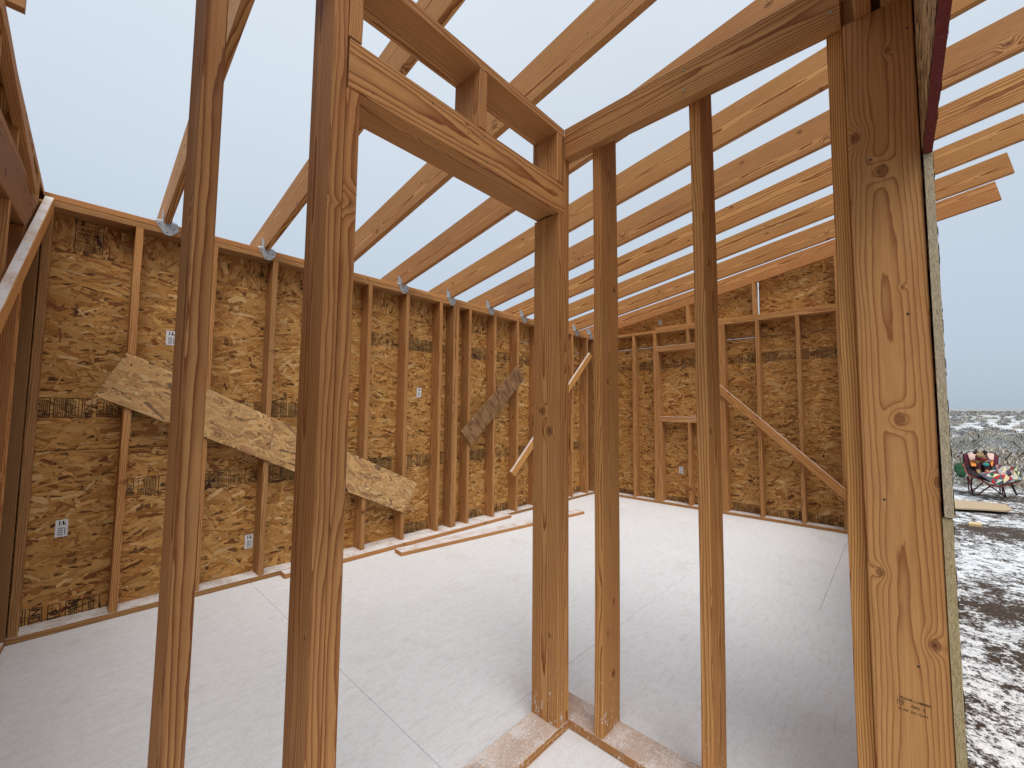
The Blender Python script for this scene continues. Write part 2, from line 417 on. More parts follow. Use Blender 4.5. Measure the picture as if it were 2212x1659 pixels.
class Print:
    """flat ink print in panel u,v coordinates"""
    def __init__(s): s.V = []; s.F = []
    def quad(s, a, b, c, d):
        n = len(s.V); s.V += [a, b, c, d]; s.F.append((n, n+1, n+2, n+3))
    def bar(s, u0, v0, u1, v1): s.quad((u0,v0,0),(u1,v0,0),(u1,v1,0),(u0,v1,0))
    def frame(s, u0, v0, u1, v1, t=.0035):
        s.bar(u0,v0,u1,v0+t); s.bar(u0,v1-t,u1,v1); s.bar(u0,v0+t,u0+t,v1-t); s.bar(u1-t,v0+t,u1,v1-t)
    def text(s, txt, u, v, size, ang=0., fitw=None):
        if txt not in TC: TC[txt] = text_verts(txt, 1.)
        V, Fc = TC[txt]; w_ = max(p.x for p in V); k = size if not fitw else min(size, fitw/w_)
        ca, sa = math.cos(ang), math.sin(ang); n = len(s.V)
        s.V += [(u + k*(p.x*ca-p.y*sa), v + k*(p.x*sa+p.y*ca), 0) for p in V]
        s.F += [tuple(i+n for i in f) for f in Fc]
    def obj(s, name, parent, z=.0030):
        me = mesh(name, [(a, b, z) for a, b, _ in s.V], s.F); me.materials.append(INK)
        o = bpy.data.objects.new(name, me); COL.objects.link(o); o.parent = parent; return o
def stripe(p, u0, u1, v0, v1, seed, flip=1):
    """mill print band: framed boxes with small lettering, turned on its side"""
    r = random.Random(seed); pr = Print(); h = v1-v0; u = u0
    words = ['JUN', '16', '2025', 'SHIFT 2', 'C']; wi = 0
    kinds = ['fine', 'fine', 'fine', 'cat', 'word', 'word', 'word', 'word', 'word', 'fine', 'LP', 'fine', 'fine']
    k = r.randrange(len(kinds))
    while u < u1-.03:
        kd = kinds[k % len(kinds)]; k += 1
        w_ = {'fine': .052, 'cat': .07, 'word': .042, 'LP': .06}[kd]
        if u + w_ > u1: break
        if kd == 'fine' or kd == 'cat':
            pr.frame(u, v0, u+w_, v1, .0045)
            nl = 5 if kd == 'fine' else 4
            for i in range(nl):
                uu = u + .008 + i*(w_-.014)/nl
                if kd == 'cat' and i == 1:
                    pr.text('2R40/2F20', uu+.009, v0+.008, .024, math.pi/2, h-.016); continue
                v = v0 + .008
                while v < v1-.014:
                    l = r.uniform(.006, .016); pr.bar(uu, v, uu+.0040, min(v+l, v1-.008)); v += l + r.uniform(.002, .005)
        elif kd == 'word':
            pr.frame(u+.004, v0+.006, u+w_-.004, v1-.006, .003)
            pr.text(words[wi % 5], u+w_-.010, v0+.016, .034, math.pi/2, h-.034); wi += 1
        else:
            pr.frame(u, v0, u+w_, v1, .004); pr.text('LP', u+w_-.012, v0+.02, .05, math.pi/2, h-.04)
        u += w_ + r.choice((.002, .002, .012))
    return pr.obj('printed_stamp', p)
def sticker(p, u0, v0, u1, v1):
    me = mesh('sticker', [(u0,v0,.0034),(u1,v0,.0034),(u1,v1,.0034),(u0,v1,.0034)], [(0,1,2,3)]); me.materials.append(STICK); me.materials.append(INK)
    V = [tuple(v.co) for v in me.vertices]; Fc = [(0,1,2,3)]; mi = [0]
    w_, h = u1-u0, v1-v0
    def bar(a, b, c, d):
        n = len(V); V.extend([(u0+a*w_, v0+b*h, .0038), (u0+c*w_, v0+b*h, .0038), (u0+c*w_, v0+d*h, .0038), (u0+a*w_, v0+d*h, .0038)]); Fc.append((n,n+1,n+2,n+3)); mi.append(1)
    for i in range(11):
        if i % 3 != 2: bar(.22, .10+i*.042, .62, .10+i*.042+.022)
    bar(.55, .70, .68, .93); bar(.68, .70, .80, .78); bar(.28, .68, .38, .93); bar(.74, .12, .80, .52)
    me2 = mesh('sticker', V, Fc); me2.materials.append(STICK); me2.materials.append(INK)
    for f, i in zip(me2.polygons, mi): f.material_index = i
    bpy.data.meshes.remove(me)
    o = bpy.data.objects.new('sticker', me2); COL.objects.link(o); o.parent = p; return o

# ================================================================== SETTING
GZ = -.25                                             # ground outside, below the deck
def terrain(x, y):
    d = math.hypot(x, y)
    rise = max(0, d-35)*.0108
    rise = rise if d < 900 else (865*.0108 + (d-900)*.0125)
    near = .018*math.sin(x*1.7+y*.6)+.012*math.sin(y*2.9-x*.4) if d < 60 else 0
    und = .22*math.sin(x*.05+1)*math.sin(y*.043) if d > 25 else 0
    return GZ + rise + near + und*min(1, max(0, (d-25)/30))
def ground():
    rs = [0]+[.6*1.075**i for i in range(118)]; rs = [r for r in rs if r < 3200]+[3400]
    na = 144; V = [(0, 0, GZ)]; Fc = []
    for r in rs[1:]:
        for a in range(na):
            th = 2*math.pi*a/na; x, y = r*math.cos(th), r*math.sin(th); V.append((x, y, terrain(x, y)))
    for a in range(na): Fc.append((0, 1+a, 1+(a+1) % na))
    for i in range(len(rs)-2):
        for a in range(na):
            p = 1+i*na+a; q = 1+i*na+(a+1) % na; Fc.append((p, p+na, q+na, q))
    me = mesh('ground', V, Fc, True)
    bm = bmesh.new(); bm.from_mesh(me); bmesh.ops.recalc_face_normals(bm, faces=bm.faces); bm.to_mesh(me); bm.free()
    t = NT('snowy_desert_soil', .95); p = t.pos()
    px, py, pz = t.sep(p)
    d = t.vmath('LENGTH', p)
    a = t.noise(p, .9, 6., .66, .6); b = t.noise(p, 11., 5., .7); c = t.noise(p, 48., 4., .7)
    mask = t.math('ADD', t.math('MULTIPLY', a, .48), t.math('ADD', t.math('MULTIPLY', b, .42), t.math('MULTIPLY', c, .40)))
    soil = t.mix(t.rng(c, .3, .7), (.036, .025, .019), (.105, .074, .053))
    snow = t.mix(t.rng(b, .35, .65), (.62, .64, .67), (.84, .85, .87))
    mask = t.math('ADD', mask, t.rng(d, 11., 26., 0., .05))
    m = t.rng(mask, .635, .715)
    col = t.mix(m, soil, snow)
    far = t.rng(d, 90., 300.)
    sage = t.mix(t.noise(p, .35, 5., .7), (.20, .205, .20), (.40, .405, .40))
    sage = t.mix(t.rng(t.noise(p, .08, 4., .65), .56, .66, 0, .5), sage, (.62, .64, .66))
    col = t.mix(far, col, sage)
    t.bump(t.math('ADD', t.math('MULTIPLY', b, .6), t.math('MULTIPLY', c, .4)), .9, .035)
    o = link('ground', me, t.out(col)); o['kind'] = 'structure'; return o
ground()

# ------------------------------------------------------------------ floor deck: sheets with joints
floor = empty('floor', (2.9, 1.9, 0), 'snow-dusted plywood subfloor deck inside the framed walls', 'floor', kind='structure')
FX0, FX1, FY0, FY1 = -.305, 6.02, -.067, 3.74
fr = link('deck_frame', box_mesh((FX0+.004, FY0+.004, -.225), (FX1-.004, FY1-.004, -.0205)), flat('deck_rim_wood', (.085, .062, .045), .85, .3), floor)
def deck_mesh(x0, x1, y0, y1, g=.0009):
    me = box_mesh((x0+g, y0+g, -.019), (x1-g, y1-g, 0)); bm = bmesh.new(); bm.from_mesh(me)
    bmesh.ops.bevel(bm, geom=[e for e in bm.edges if all(v.co.z > -.001 for v in e.verts)], offset=.002, segments=1, affect='EDGES')
    bm.to_mesh(me); bm.free(); return me
for x0, x1, ys in ((FX0, 1.0, (FY0, .757, 1.976, 3.195, FY1)), (1.0, 3.47, (FY0, .07, 1.295, 2.52, FY1)), (3.47, FX1, (FY0, .43, 1.65, 2.87, FY1))):
    for y0, y1 in zip(ys, ys[1:]): link('floor_panel', deck_mesh(x0, x1, y0, y1), SNOWF, floor)

# ================================================================== WALLS
T2, W6 = .0381, .1397
STUDS = [(.80,.66,.56), (.90,.74,.62), (.86,.70,.58), (.95,.80,.68), (.78,.66,.58)]
# ---- long side wall on the left (plane Y = 3.59)
Y0, Y1 = 3.59, 3.73
lw = empty('stud_wall', (2.9, 3.66, 0), 'long stud wall with bare OSB sheathing carrying the low rafter ends', 'wall')
board('bottom_plate', (-.165, Y0, .001), (1.22, Y1, T2), 'x', lw, FIRS, (.62, .56, .52))
board('bottom_plate', (1.2215, Y0, .001), (3.66, Y1, T2), 'x', lw, FIRS, (.86, .72, .62))
board('bottom_plate', (3.6615, Y0, .001), (6.0, Y1, T2), 'x', lw, FIRS, (.42, .40, .38))
board('top_plate', (-.165, Y0, 2.479), (2.6, Y1, 2.5168), 'x', lw, col=(.62, .54, .50))
board('top_plate', (2.6015, Y0, 2.479), (6.0, Y1, 2.5168), 'x', lw, col=(.85, .70, .60))
board('top_plate', (-.165, Y0, 2.5172), (1.27, Y1, 2.555), 'x', lw, col=(.90, .62, .47))
board('top_plate', (1.2715, Y0, 2.5172), (3.7, Y1, 2.555), 'x', lw, col=(1.05, .86, .70))
board('top_plate', (3.7015, Y0, 2.5172), (6.0, Y1, 2.555), 'x', lw, col=(1.05, .88, .72))
for x, c in ((-.143,(.60,.54,.50)),(.255,(1.0,.80,.62)),(.665,(.92,.76,.62)),(1.067,(.66,.55,.50)),(1.473,None),(1.882,(.80,.66,.58)),(2.292,None),(2.712,None),
             (2.902,(.62,.48,.40)),(2.941,(.92,.74,.6)),(3.130,None),(3.538,None),(3.955,None),(4.36,(.80,.60,.47)),(4.775,None),(5.192,None),(5.607,None),(5.815,(.5,.36,.28))):
    board('stud', (x-T2/2, Y0, T2+.0004), (x+T2/2, Y1, 2.4786), 'z', lw, col=c or RN.choice(STUDS), bow=.003)
board('blocking', (5.13, Y0-.019, .70), (5.169, Y0+.001-.002, 1.30), 'z', lw, col=(1.05, .9, .72))
def lp(x0, x1, z0, z1, seed, vertical=False): return panel(lw, (0, Y1+.0008, 0), (1,0,0), (0,0,1), x0, x1, z0, z1, DENS, seed, vertical=vertical)
DENS = 2000
# visible face looks along -Y:  eu = +X, ev = +Z gives normal -Y
pa = lp(-.31, 2.29, -.20, 1.035, 1); pb = lp(2.2902, 4.775, -.20, 1.035, 2); pc = lp(4.7752, 6.02, -.20, 1.035, 3)
pd = lp(-.31, 1.473, 1.0352, 2.2565, 4); pe = lp(1.4732, 3.955, 1.0352, 2.2565, 5); pf = lp(3.9552, 6.02, 1.0352, 2.2535, 6)
pg = lp(-.31, 1.002, 2.2567, 2.55, 7, True); ph = lp(1.0022, 3.455, 2.2567, 2.55, 8, True); pi_ = lp(3.4552, 6.02, 2.2585, 2.55, 9, True)
stripe(pa, .285, 2.26, .713, .838, 11); stripe(pb, 2.32, 4.75, .713, .838, 12); stripe(pc, 4.80, 5.98, .713, .838, 21)
stripe(pb, 2.32, 4.75, .0, .135, 19); stripe(pc, 4.80, 5.98, .0, .135, 20)
stripe(pd, -.128, 1.45, 1.235, 1.356, 14); stripe(pe, 1.97, 3.93, 1.935, 2.06, 15); stripe(pf, 3.98, 5.98, 1.935, 2.06, 16)
pr = Print()                                                     # big date print low in the near corner
for i, wd in enumerate(('JUN', '16', '2025', 'SHIFT 2', 'C')):
    u = -.092 + i*.072
    pr.frame(u, .012, u+.052, .126, .004); pr.text(wd, u+.044, .028, .062, math.pi/2, .090)
pr.bar(-.119, .0, -.115, .13); pr.bar(-.108, .0, -.104, .13); pr.obj('printed_stamp', pa)
pr = Print()                                                     # grade mark upright at the top
pr.frame(-.033, 2.282, .095, 2.474, .004); pr.bar(-.03, 2.345, .092, 2.349); pr.bar(-.03, 2.413, .092, 2.417); pr.bar(-.03, 2.336, .092, 2.339)
pr.text('2R40/2F20', -.024, 2.383, .030, 0, .110); pr.text('19/32 CATEGORY', -.026, 2.422, .022, 0, .114); pr.text('STRENGTH AXIS', -.022, 2.315, .022, 0, .104)
rr = random.Random(5)
for v in (2.372, 2.360, 2.303, 2.293, 2.444):
    u = -.018
    while u < .08:
        l = rr.uniform(.006, .016); pr.bar(u, v, u+l, v+.005); u += l+.004
pr.obj('printed_stamp', pg)
sticker(pa, -.016, .517, .037, .618); sticker(pa, .985, .220, 1.040, .325); sticker(pd, .437, 1.742, .492, 1.842); sticker(pe, 2.511, 1.441, 2.567, 1.540)

# ---- far end wall (plane X = 5.87) with gable framing
RS = .179
def zb(y): return 2.555 + RS*(3.59-y)                            # underside of rafters
X0, X1 = 5.87, 6.009
bw = empty('stud_wall', (5.94, 1.8, 0), 'far gable end wall of studs and OSB with a blind window frame', 'wall')
board('bottom_plate', (X0, 1.70, .001), (X1, 3.589, T2), 'y', bw, FIRS, (.84, .70, .60))
board('bottom_plate', (X0, -.06, .001), (X1, 1.6985, T2), 'y', bw, FIRS, (.80, .68, .58))
board('top_plate', (X0, 1.72, 2.479), (X1, 3.589, 2.5168), 'y', bw, col=(1.0, .84, .68))
board('top_plate', (X0, -.06, 2.479), (X1, 1.7185, 2.5168), 'y', bw, col=(1.02, .86, .70))
board('top_plate', (X0, -.06, 2.5172), (X1, 2.58, 2.555), 'y', bw, col=(1.08, .92, .74))
def bstud(y, z0=T2+.0004, z1=2.4786, c=None, nm='stud', x0=X0): return board(nm, (x0, y-T2/2, z0), (X1, y+T2/2, z1), 'z', bw, col=c or RN.choice(STUDS), bow=.003)
for y in (3.57, 3.35, 2.937, 1.262, .838, .455, .09, -.04): bstud(y)
bstud(2.603, c=(.95,.76,.6)); bstud(1.702, c=(.98,.80,.63)); bstud(1.663, c=(.9,.70,.54))
bstud(2.564, z1=2.196, nm='trimmer_stud'); bstud(1.741, z1=2.196, nm='trimmer_stud')
board('window_header', (X0, 1.723, 2.197), (X1, 2.583, 2.2345), 'y', bw, FIRS, (1.05,.9,.74)); board('window_header', (X0, 1.723, 2.2352), (X1, 2.583, 2.273), 'y', bw, FIRS, (1.0,.84,.68))
board('window_sill', (X0, 1.761, 1.170), (X1, 2.544, 1.208), 'y', bw, FIRS, (1.05,.88,.70)); board('window_sill', (X0, 1.761, 1.2085), (X1, 2.544, 1.2465), 'y', bw, FIRS, (1.0,.80,.62))
for y in (2.525, 2.120, 1.78): bstud(y, z1=1.1698, nm='cripple_stud')
for y in (2.120,): bstud(y, 2.2735, 2.4786, nm='cripple_stud')
for y in (2.115, 1.285, .45): bstud(y, 2.5554, zb(y)-.003, nm='gable_stud', c=(1.0, .84, .68))
def bp(y0, y1, z0, z1, seed, top=None):
    t = None if top is None else (lambda u: top(3.6-u))
    return panel(bw, (X1+.0008, 3.6, 0), (0,-1,0), (0,0,1), 3.6-y1, 3.6-y0, z0, z1, DENS, seed, top=t)
q1 = bp(1.703, 3.74, -.2, 1.068, 31); q2 = bp(-.07, 1.7028, -.2, 1.068, 32)
q3 = bp(1.703, 3.74, 1.0682, 2.2885, 33); q4 = bp(-.07, 1.7028, 1.0682, 2.2885, 34)
gt = lambda y: zb(y)+.15
q5 = bp(1.272, 3.74, 2.2935, 3.05, 35, gt); q6 = bp(-.07, 1.255, 2.2905, 3.4, 36, gt)
for p_, a, b, v0, v1, sd_ in ((q1,.05,1.87,.0,.105,41),(q2,1.92,3.6,.02,.14,42),(q3,.12,1.87,1.955,2.075,43),(q4,1.92,3.6,1.965,2.085,44),(q6,2.40,3.5,2.50,2.58,45)): stripe(p_, a, b, v0, v1, sd_)
sticker(q1, 3.6-2.317, .441, 3.6-2.262, .539); sticker(q5, 1.01, 2.62, 1.06, 2.70)

# ---- left end wall, close beside the camera (plane X = -.165)
ew = empty('stud_wall', (-.235, 1.9, 0), 'near gable end wall of brown studs at the left edge', 'wall')
EX0, EX1 = -.305, -.166
def ex(y): return -.166 - .068*max(0, 3.59-y)
board_dir('bottom_plate', (ex(3.589)-.07, 3.589, .0195), (ex(-.06)-.07, -.06, .0195), T2-.001, W6, (1,0,0), ew, FIRS, (.7,.58,.5))
for y, c in ((3.185,(.98,.74,.60)), (3.147,(.9,.62,.48)), (2.78,None), (2.37,None), (1.96,None), (1.55,None), (.70,None), (.30,None)):
    x_ = ex(y); board('stud', (x_-W6, y-T2/2, T2+.0004), (x_, y+T2/2, 2.19), 'z', ew, col=c or RN.choice(STUDS), bow=.002)
board('stud', (EX0, 3.55, T2+.0004), (EX1, 3.588, 2.478), 'z', ew, col=(.22,.15,.11))
board('blocking', (EX0-.03, 2.80, .95), (EX1-.03, 3.127, .99), 'y', ew, col=(1.,.8,.62))
def eboard(nm, ya, za, yb_, zb_, T, W, wide, c): return board_dir(nm, (ex(ya)-W/2, ya, za), (ex(yb_)-W/2, yb_, zb_), T, W, wide, ew, col=c)
board_dir('header', (ex(3.54)-.038, 3.54, 2.31), (ex(0)-.038, 0, 2.31), .0762, .235, (0,0,1), ew, col=(.30,.12,.02))  # tint darkened to paint in the shade lying on this board
eboard('top_plate', 3.56, 2.42, 0., 2.42, T2, .12, (1,0,0), (.6,.44,.35))
eboard('rake_plate', 3.70, zb(3.70)+.019, -.05, zb(-.05)+.019, T2, W6, (1,0,0), (.80,.66,.58))
for y in (3.42, 3.17, 2.82, 2.40, 1.95, 1.5): eboard('gable_stud', y, 2.44, y, zb(y)-.002, T2, .10, (1,0,0), (1.0,.80,.62))
board_dir('diagonal_strut', (ex(3.2)+.0, 3.22, 2.42), (ex(2.2)+.0, 2.30, 2.75), T2, .06, (0,0,1), ew, col=(.95,.76,.6))
board('lookout', (-.56, 2.34, 2.79), (-.196, 2.378, 2.975), 'x', ew, col=(.8,.66,.6))
EU = Vector((.068, 1, 0)).normalized()
panel(ew, (ex(0)-W6-.002, 0, 0), EU, (0,0,1), 1.20, 3.74, -.2, 2.2, 150, 51)
panel(ew, (ex(0)-W6-.003, 0, 0), EU, (0,0,1), -.07, 3.74, 2.2015, 3.4, 150, 52, top=lambda u: 2.58 + RS*(3.59-u))

# ---- partition with the doorway (plane Y = 1.038)
PY0, PY1 = 1.038, 1.178
p1 = empty('partition_wall', (.65, 1.108, 0), 'open stud partition with a doorway, left of the centre post', 'wall')
board('bottom_plate', (-.16, PY0, .001), (.456, PY1, T2), 'x', p1, FIRF, (.95,.76,.62)); board('bottom_plate', (1.00, PY0, .001), (1.4745, PY1, T2), 'x', p1, FIRF, (.95,.78,.66))
board('top_plate', (-.16, PY0, 2.517), (1.4365, PY1, 2.555), 'x', p1, FIRS, (.84,.62,.50))
board('stud', (.151, PY0, T2+.0004), (.189, PY1, 2.5165), 'z', p1, FIRC, (.58,.36,.24), bow=.004)
board('king_stud', (.419, PY0, T2+.0004), (.4568, PY1, 2.5165), 'z', p1, FIRF, (.76,.52,.38))
board('trimmer_stud', (.4575, PY0, .003), (.4955, PY1, 2.157), 'z', p1, FIRF, (.82,.56,.40))
board('cripple_stud', (.4575, PY0, 2.3045), (.4955, PY1, 2.5165), 'z', p1, FIR, (.98,.78,.62))
board('cripple_stud', (.930, PY0, 2.3010), (.968, PY1, 2.5165), 'z', p1, FIR, (.96,.74,.60))
board('cripple_stud', (1.386, PY0, 2.3010), (1.424, PY1, 2.5165), 'z', p1, FIR, (.94,.72,.58))
board('header', (.461, PY0, 2.160), (1.4365, PY0+T2, 2.300), 'x', p1, FIRC, (1.05,.86,.70))
board('header', (.461, PY0+.0395, 2.168), (1.4365, PY1, 2.300), 'x', p1, FIRS, (.90,.68,.52))
# centre post: trimmer with its own knots, king stud behind it
def hero(px_list, X, zc, yc):
    out = []
    for px, py, r in px_list:
        p = onX(px, py, X); out.append((p.z-zc, p.y-yc, r))
    return out
CZ = (T2+2.157)/2
H1 = wood('fir_centre_post', sharp=3.2, ring=.0060, pith=(-.045, .006), knots=hero(((1172,888,.0125),(1187,931,.014),(1187,1373,.0075)), 1.400, CZ, 1.108), vor=False, flecks=True, drift=.012, contrast=1.3)
board('trimmer_stud', (1.400, PY0, T2+.0004), (1.438, PY1, 2.157), 'z', p1, H1, (1.0,.80,.62), bow=.001)
board('king_stud', (1.4385, PY0, T2+.0004), (1.4745, PY1, 2.5165), 'z', p1, FIR, (1.08,.88,.66), bow=.001)
def disc(nm, p, n, r, h, mat, par):
    n = Vector(n).normalized(); q = n.to_track_quat('Z', 'Y').to_matrix(); k = 10
    V = [(r*math.cos(2*math.pi*i/k), r*math.sin(2*math.pi*i/k), 0) for i in range(k)] + [(r*.8*math.cos(2*math.pi*i/k), r*.8*math.sin(2*math.pi*i/k), h) for i in range(k)] + [(0, 0, h*.4)]
    Fc = [(i, (i+1) % k, k+(i+1) % k, k+i) for i in range(k)] + [(k+i, k+(i+1) % k, 2*k) for i in range(k)]
    return link(nm, mesh(nm, V, Fc), mat, par, p, q)
for a, b in ((1331,142),(1320,540),(1268,550),(1340,700),(1272,740),(1378,672),(1295,795),(1308,1530),(1300,1335),(1262,1600)):
    disc('nail', onX(737.3+a/3, 553+b/3, 1.3995), (-1,0,0), .0030, .0006, NAILM, p1)
for a, b in ((208,603),(592,670),(825,862),(927,885),(945,1053),(1402,1190),(1238,1162)):
    disc('nail', onY(737.3+a/3, b/3, PY0-.0005), (0,-1,0), .0028, .0006, NAILM, p1)

# ---- partition running to the outside wall (plane X = 1.475)
p2 = empty('partition_wall', (1.545, .55, 0), 'open stud partition between centre post and big right post, ribbon board on top', 'wall')
board('bottom_plate', (1.4755, .0755, .001), (1.6150, 1.1775, T2), 'y', p2, FIRF, (.80,.62,.52))
board('top_plate', (1.4755, .0755, 2.517), (1.6150, 1.1775, 2.5545), 'y', p2, FIRS, (.9,.7,.56))
HS = wood('fir_partition_stud', ring=.0050, pith=(.032, -.01), knots=((.55,.035,.010),(.15,-.02,.008),(-.75,.02,.010),(-1.03,.015,.013),(-.86,-.03,.009)), vor=False, flecks=True, drift=.014)
board('stud', (1.4755, .8815, T2+.0004), (1.6150, .9195, 2.5165), 'z', p2, HS, (1.12,.90,.64), bow=.006)
board('stud', (1.4755, .4770, T2+.0004), (1.6150, .5150, 2.5165), 'z', p2, FIRF, (1.08,.86,.62), bow=.007)
HE = wood('fir_edge_stud', ring=.0046, pith=(.16, .05), vor=False, drift=.006, contrast=1.15, snow=0, sharp=2.8)
board('stud', (1.4755, .0755, T2+.0004), (1.6150, .1135, 2.5165), 'z', p2, HE, (1.50,1.34,1.0), bow=.001)
board('stud', (1.4755, 1.139, T2+.0004), (1.6150, 1.1775, 2.5165), 'z', p2, FIR, (1.0,.8,.6), bow=.001)
board('ribbon_board', (1.4372, .0775, 2.418), (1.4750, 1.0375, 2.556), 'y', p2, FIRC, (1.02,.84,.68), bow=.001)
for a, b in ((868,130),(868,330)): disc('screw', onX(1130.1+a*.1654, 246.9+b*.1654, 1.4368), (-1,0,0), .0052, .0022, SCREW, p2)
for a, b in ((910,505),(910,655),(1972,92)): disc('screw', onX((2200+a/1.8433)*.5486, b/1.8433*.5486, 1.4368), (-1,0,0), .0052 if b != 92 else .0062, .0022, SCREW, p2)

# ---- outside front wall with the door opening the camera stands in (Y about 0)
fw = empty('stud_wall', (3.7, 0, 0), 'outer front wall ending in the big stamped lumber post at right', 'wall')
FY_0, FY_1 = -.0677, .0735
PX = 1.445; PZ0, PZ1 = .002, 2.4045; PZC = (PZ0+PZ1)/2; PYC = (FY_0+FY_1)/2
H2 = wood('fir_big_post', sharp=4.2, ring=.0058, pith=(.060, .002), knots=hero(((1902,370,.0125),(1944,905,.0125),(1846,300,.013),(2031,1042,.010),(1902,1236,.009),(2018,1394,.010),(1918,108,.006),(1950,1040-420,.004)), PX, PZC, PYC), vor=False, flecks=False, drift=.006, snow=0, contrast=1.0)
post = board('trimmer_stud', (PX, FY_0, PZ0), (PX+T2, FY_1, PZ1), 'z', fw, H2, (.90,.68,.52), bow=.0006)
for px, py in ((1961,678),(1910,1079),(1984,1440),(1960,60),(1880,345)): disc('nail', onX(px, py, PX-.0004), (-1,0,0), .0032, .0006, NAILM, fw)
# grade stamp
pr = Print()
def stamp_at(txt, ax, ay, bx, by, hgt):
    A = onX(ax, ay, PX); B = onX(bx, by, PX); u0, v0 = -A.y, A.z; u1, v1 = -B.y, B.z
    pr.text(txt, u0, v0, hgt, math.atan2(v1-v0, u1-u0), math.hypot(u1-u0, v1-v0))
g = lambda a, b: (1865.2+a*.14022, 1426.4+b*.14022)
stamp_at('FRANK LUMBER', *g(552,572), *g(1046,738), 1); stamp_at('NO. 2', *g(738,728), *g(958,806), 1); stamp_at('D. FIR  KD 15-HT', *g(540,742), *g(1008,905), 1)
def seg(a, b, t=.0009):
    A = onX(*g(*a), PX); B = onX(*g(*b), PX); d = Vector((-(B.y-A.y), B.z-A.z)); n_ = Vector((-d.y, d.x)).normalized()*t/2
    a2, b2 = Vector((-A.y, A.z)), Vector((-B.y, B.z)); pr.quad((*(a2+n_),0), (*(a2-n_),0), (*(b2-n_),0), (*(b2+n_),0))
sh = [(520,588),(622,612),(620,670),(578,684),(524,655),(520,588)]
for a, b in zip(sh, sh[1:]): seg(a, b)
for a, b in (((535,610),(560,625)),((560,625),(548,648)),((575,618),(602,632)),((602,632),(582,648)),((582,648),(606,662))): seg(a, b, .0012)
me = mesh('grade_stamp', [(PX-.0009, -u, v) for u, v, _ in pr.V], pr.F); link('grade_stamp', me, INK, fw)
board('king_stud', (PX+T2+.0008, FY_0, PZ0), (PX+2*T2, FY_1, 3.09), 'z', fw, FIR, None)
for x in (1.9, 2.31, 2.715, 3.12, 3.53, 3.94, 4.34, 4.75, 5.16, 5.56, 5.83): board('stud', (x-T2/2, FY_0, T2), (x+T2/2, FY_1, 3.09), 'z', fw, col=RN.choice(STUDS), bow=.003)
board('bottom_plate', (1.524, FY_0, .001), (5.868, FY_1, T2-.0005), 'x', fw, FIRS, (.8,.66,.56))
board('top_plate', (-.16, FY_0, 3.0905), (5.868, FY_1, 3.1285), 'x', fw)
board('header', (-.16, .0110, PZ1+.001), (PX+T2, .0475, 2.64), 'x', fw, col=(.75,.55,.42)); board('header', (-.16, -.0440, PZ1+.001), (PX+T2, -.0075, 2.64), 'x', fw, col=(.7,.5,.38))
board('king_stud', (-.16, FY_0, .001), (-.122, FY_1, 2.404), 'z', fw)
SY = -.0718
def fp(x0, x1, z0, z1, seed, edge, dens=260, y=SY, th=.0165): return panel(fw, (0, y, 0), (-1,0,0), (0,0,1), -x1, -x0, z0, z1, dens, seed, th=th, edge=edge)
f1 = fp(1.4425, 3.9, -.22, 1.0555, 61, OSB_EDGE2, y=-.0686, th=.0175); f2 = fp(1.4380, 2.31, 1.0585, 1.9580, 62, OSB_EDGE, y=-.0722, th=.0165)
f3 = panel(fw, (0, -.0722, 0), (-1,0,0), (0,0,1), -2.31, .30, 1.96, 3.12, 2200, 63, th=.0165, edge=RED_EDGE, pal=PAL*.75+np.array([.17,.14,.10])); fp(3.902, 6.02, -.22, 1.0555, 65, OSB_EDGE)

def outer_face(p, u0, u1, v0, v1, seed, th):
    sm = strand_mesh(u0, u1, v0, v1, 1100, seed); s = bpy.data.objects.new('outer_strands', sm); COL.objects.link(s); sm.materials.append(OSB)
    s.parent = p; s['kind'] = 'stuff'; s.location = (0, 0, -th); s.scale = (1, 1, -1)
outer_face(f1, -3.9, -1.4425, -.22, 1.0555, 81, .0175); outer_face(f2, -2.31, -1.438, 1.0585, 1.958, 82, .0165); outer_face(f3, -2.31, .30, 1.96, 3.12, 83, .0165)

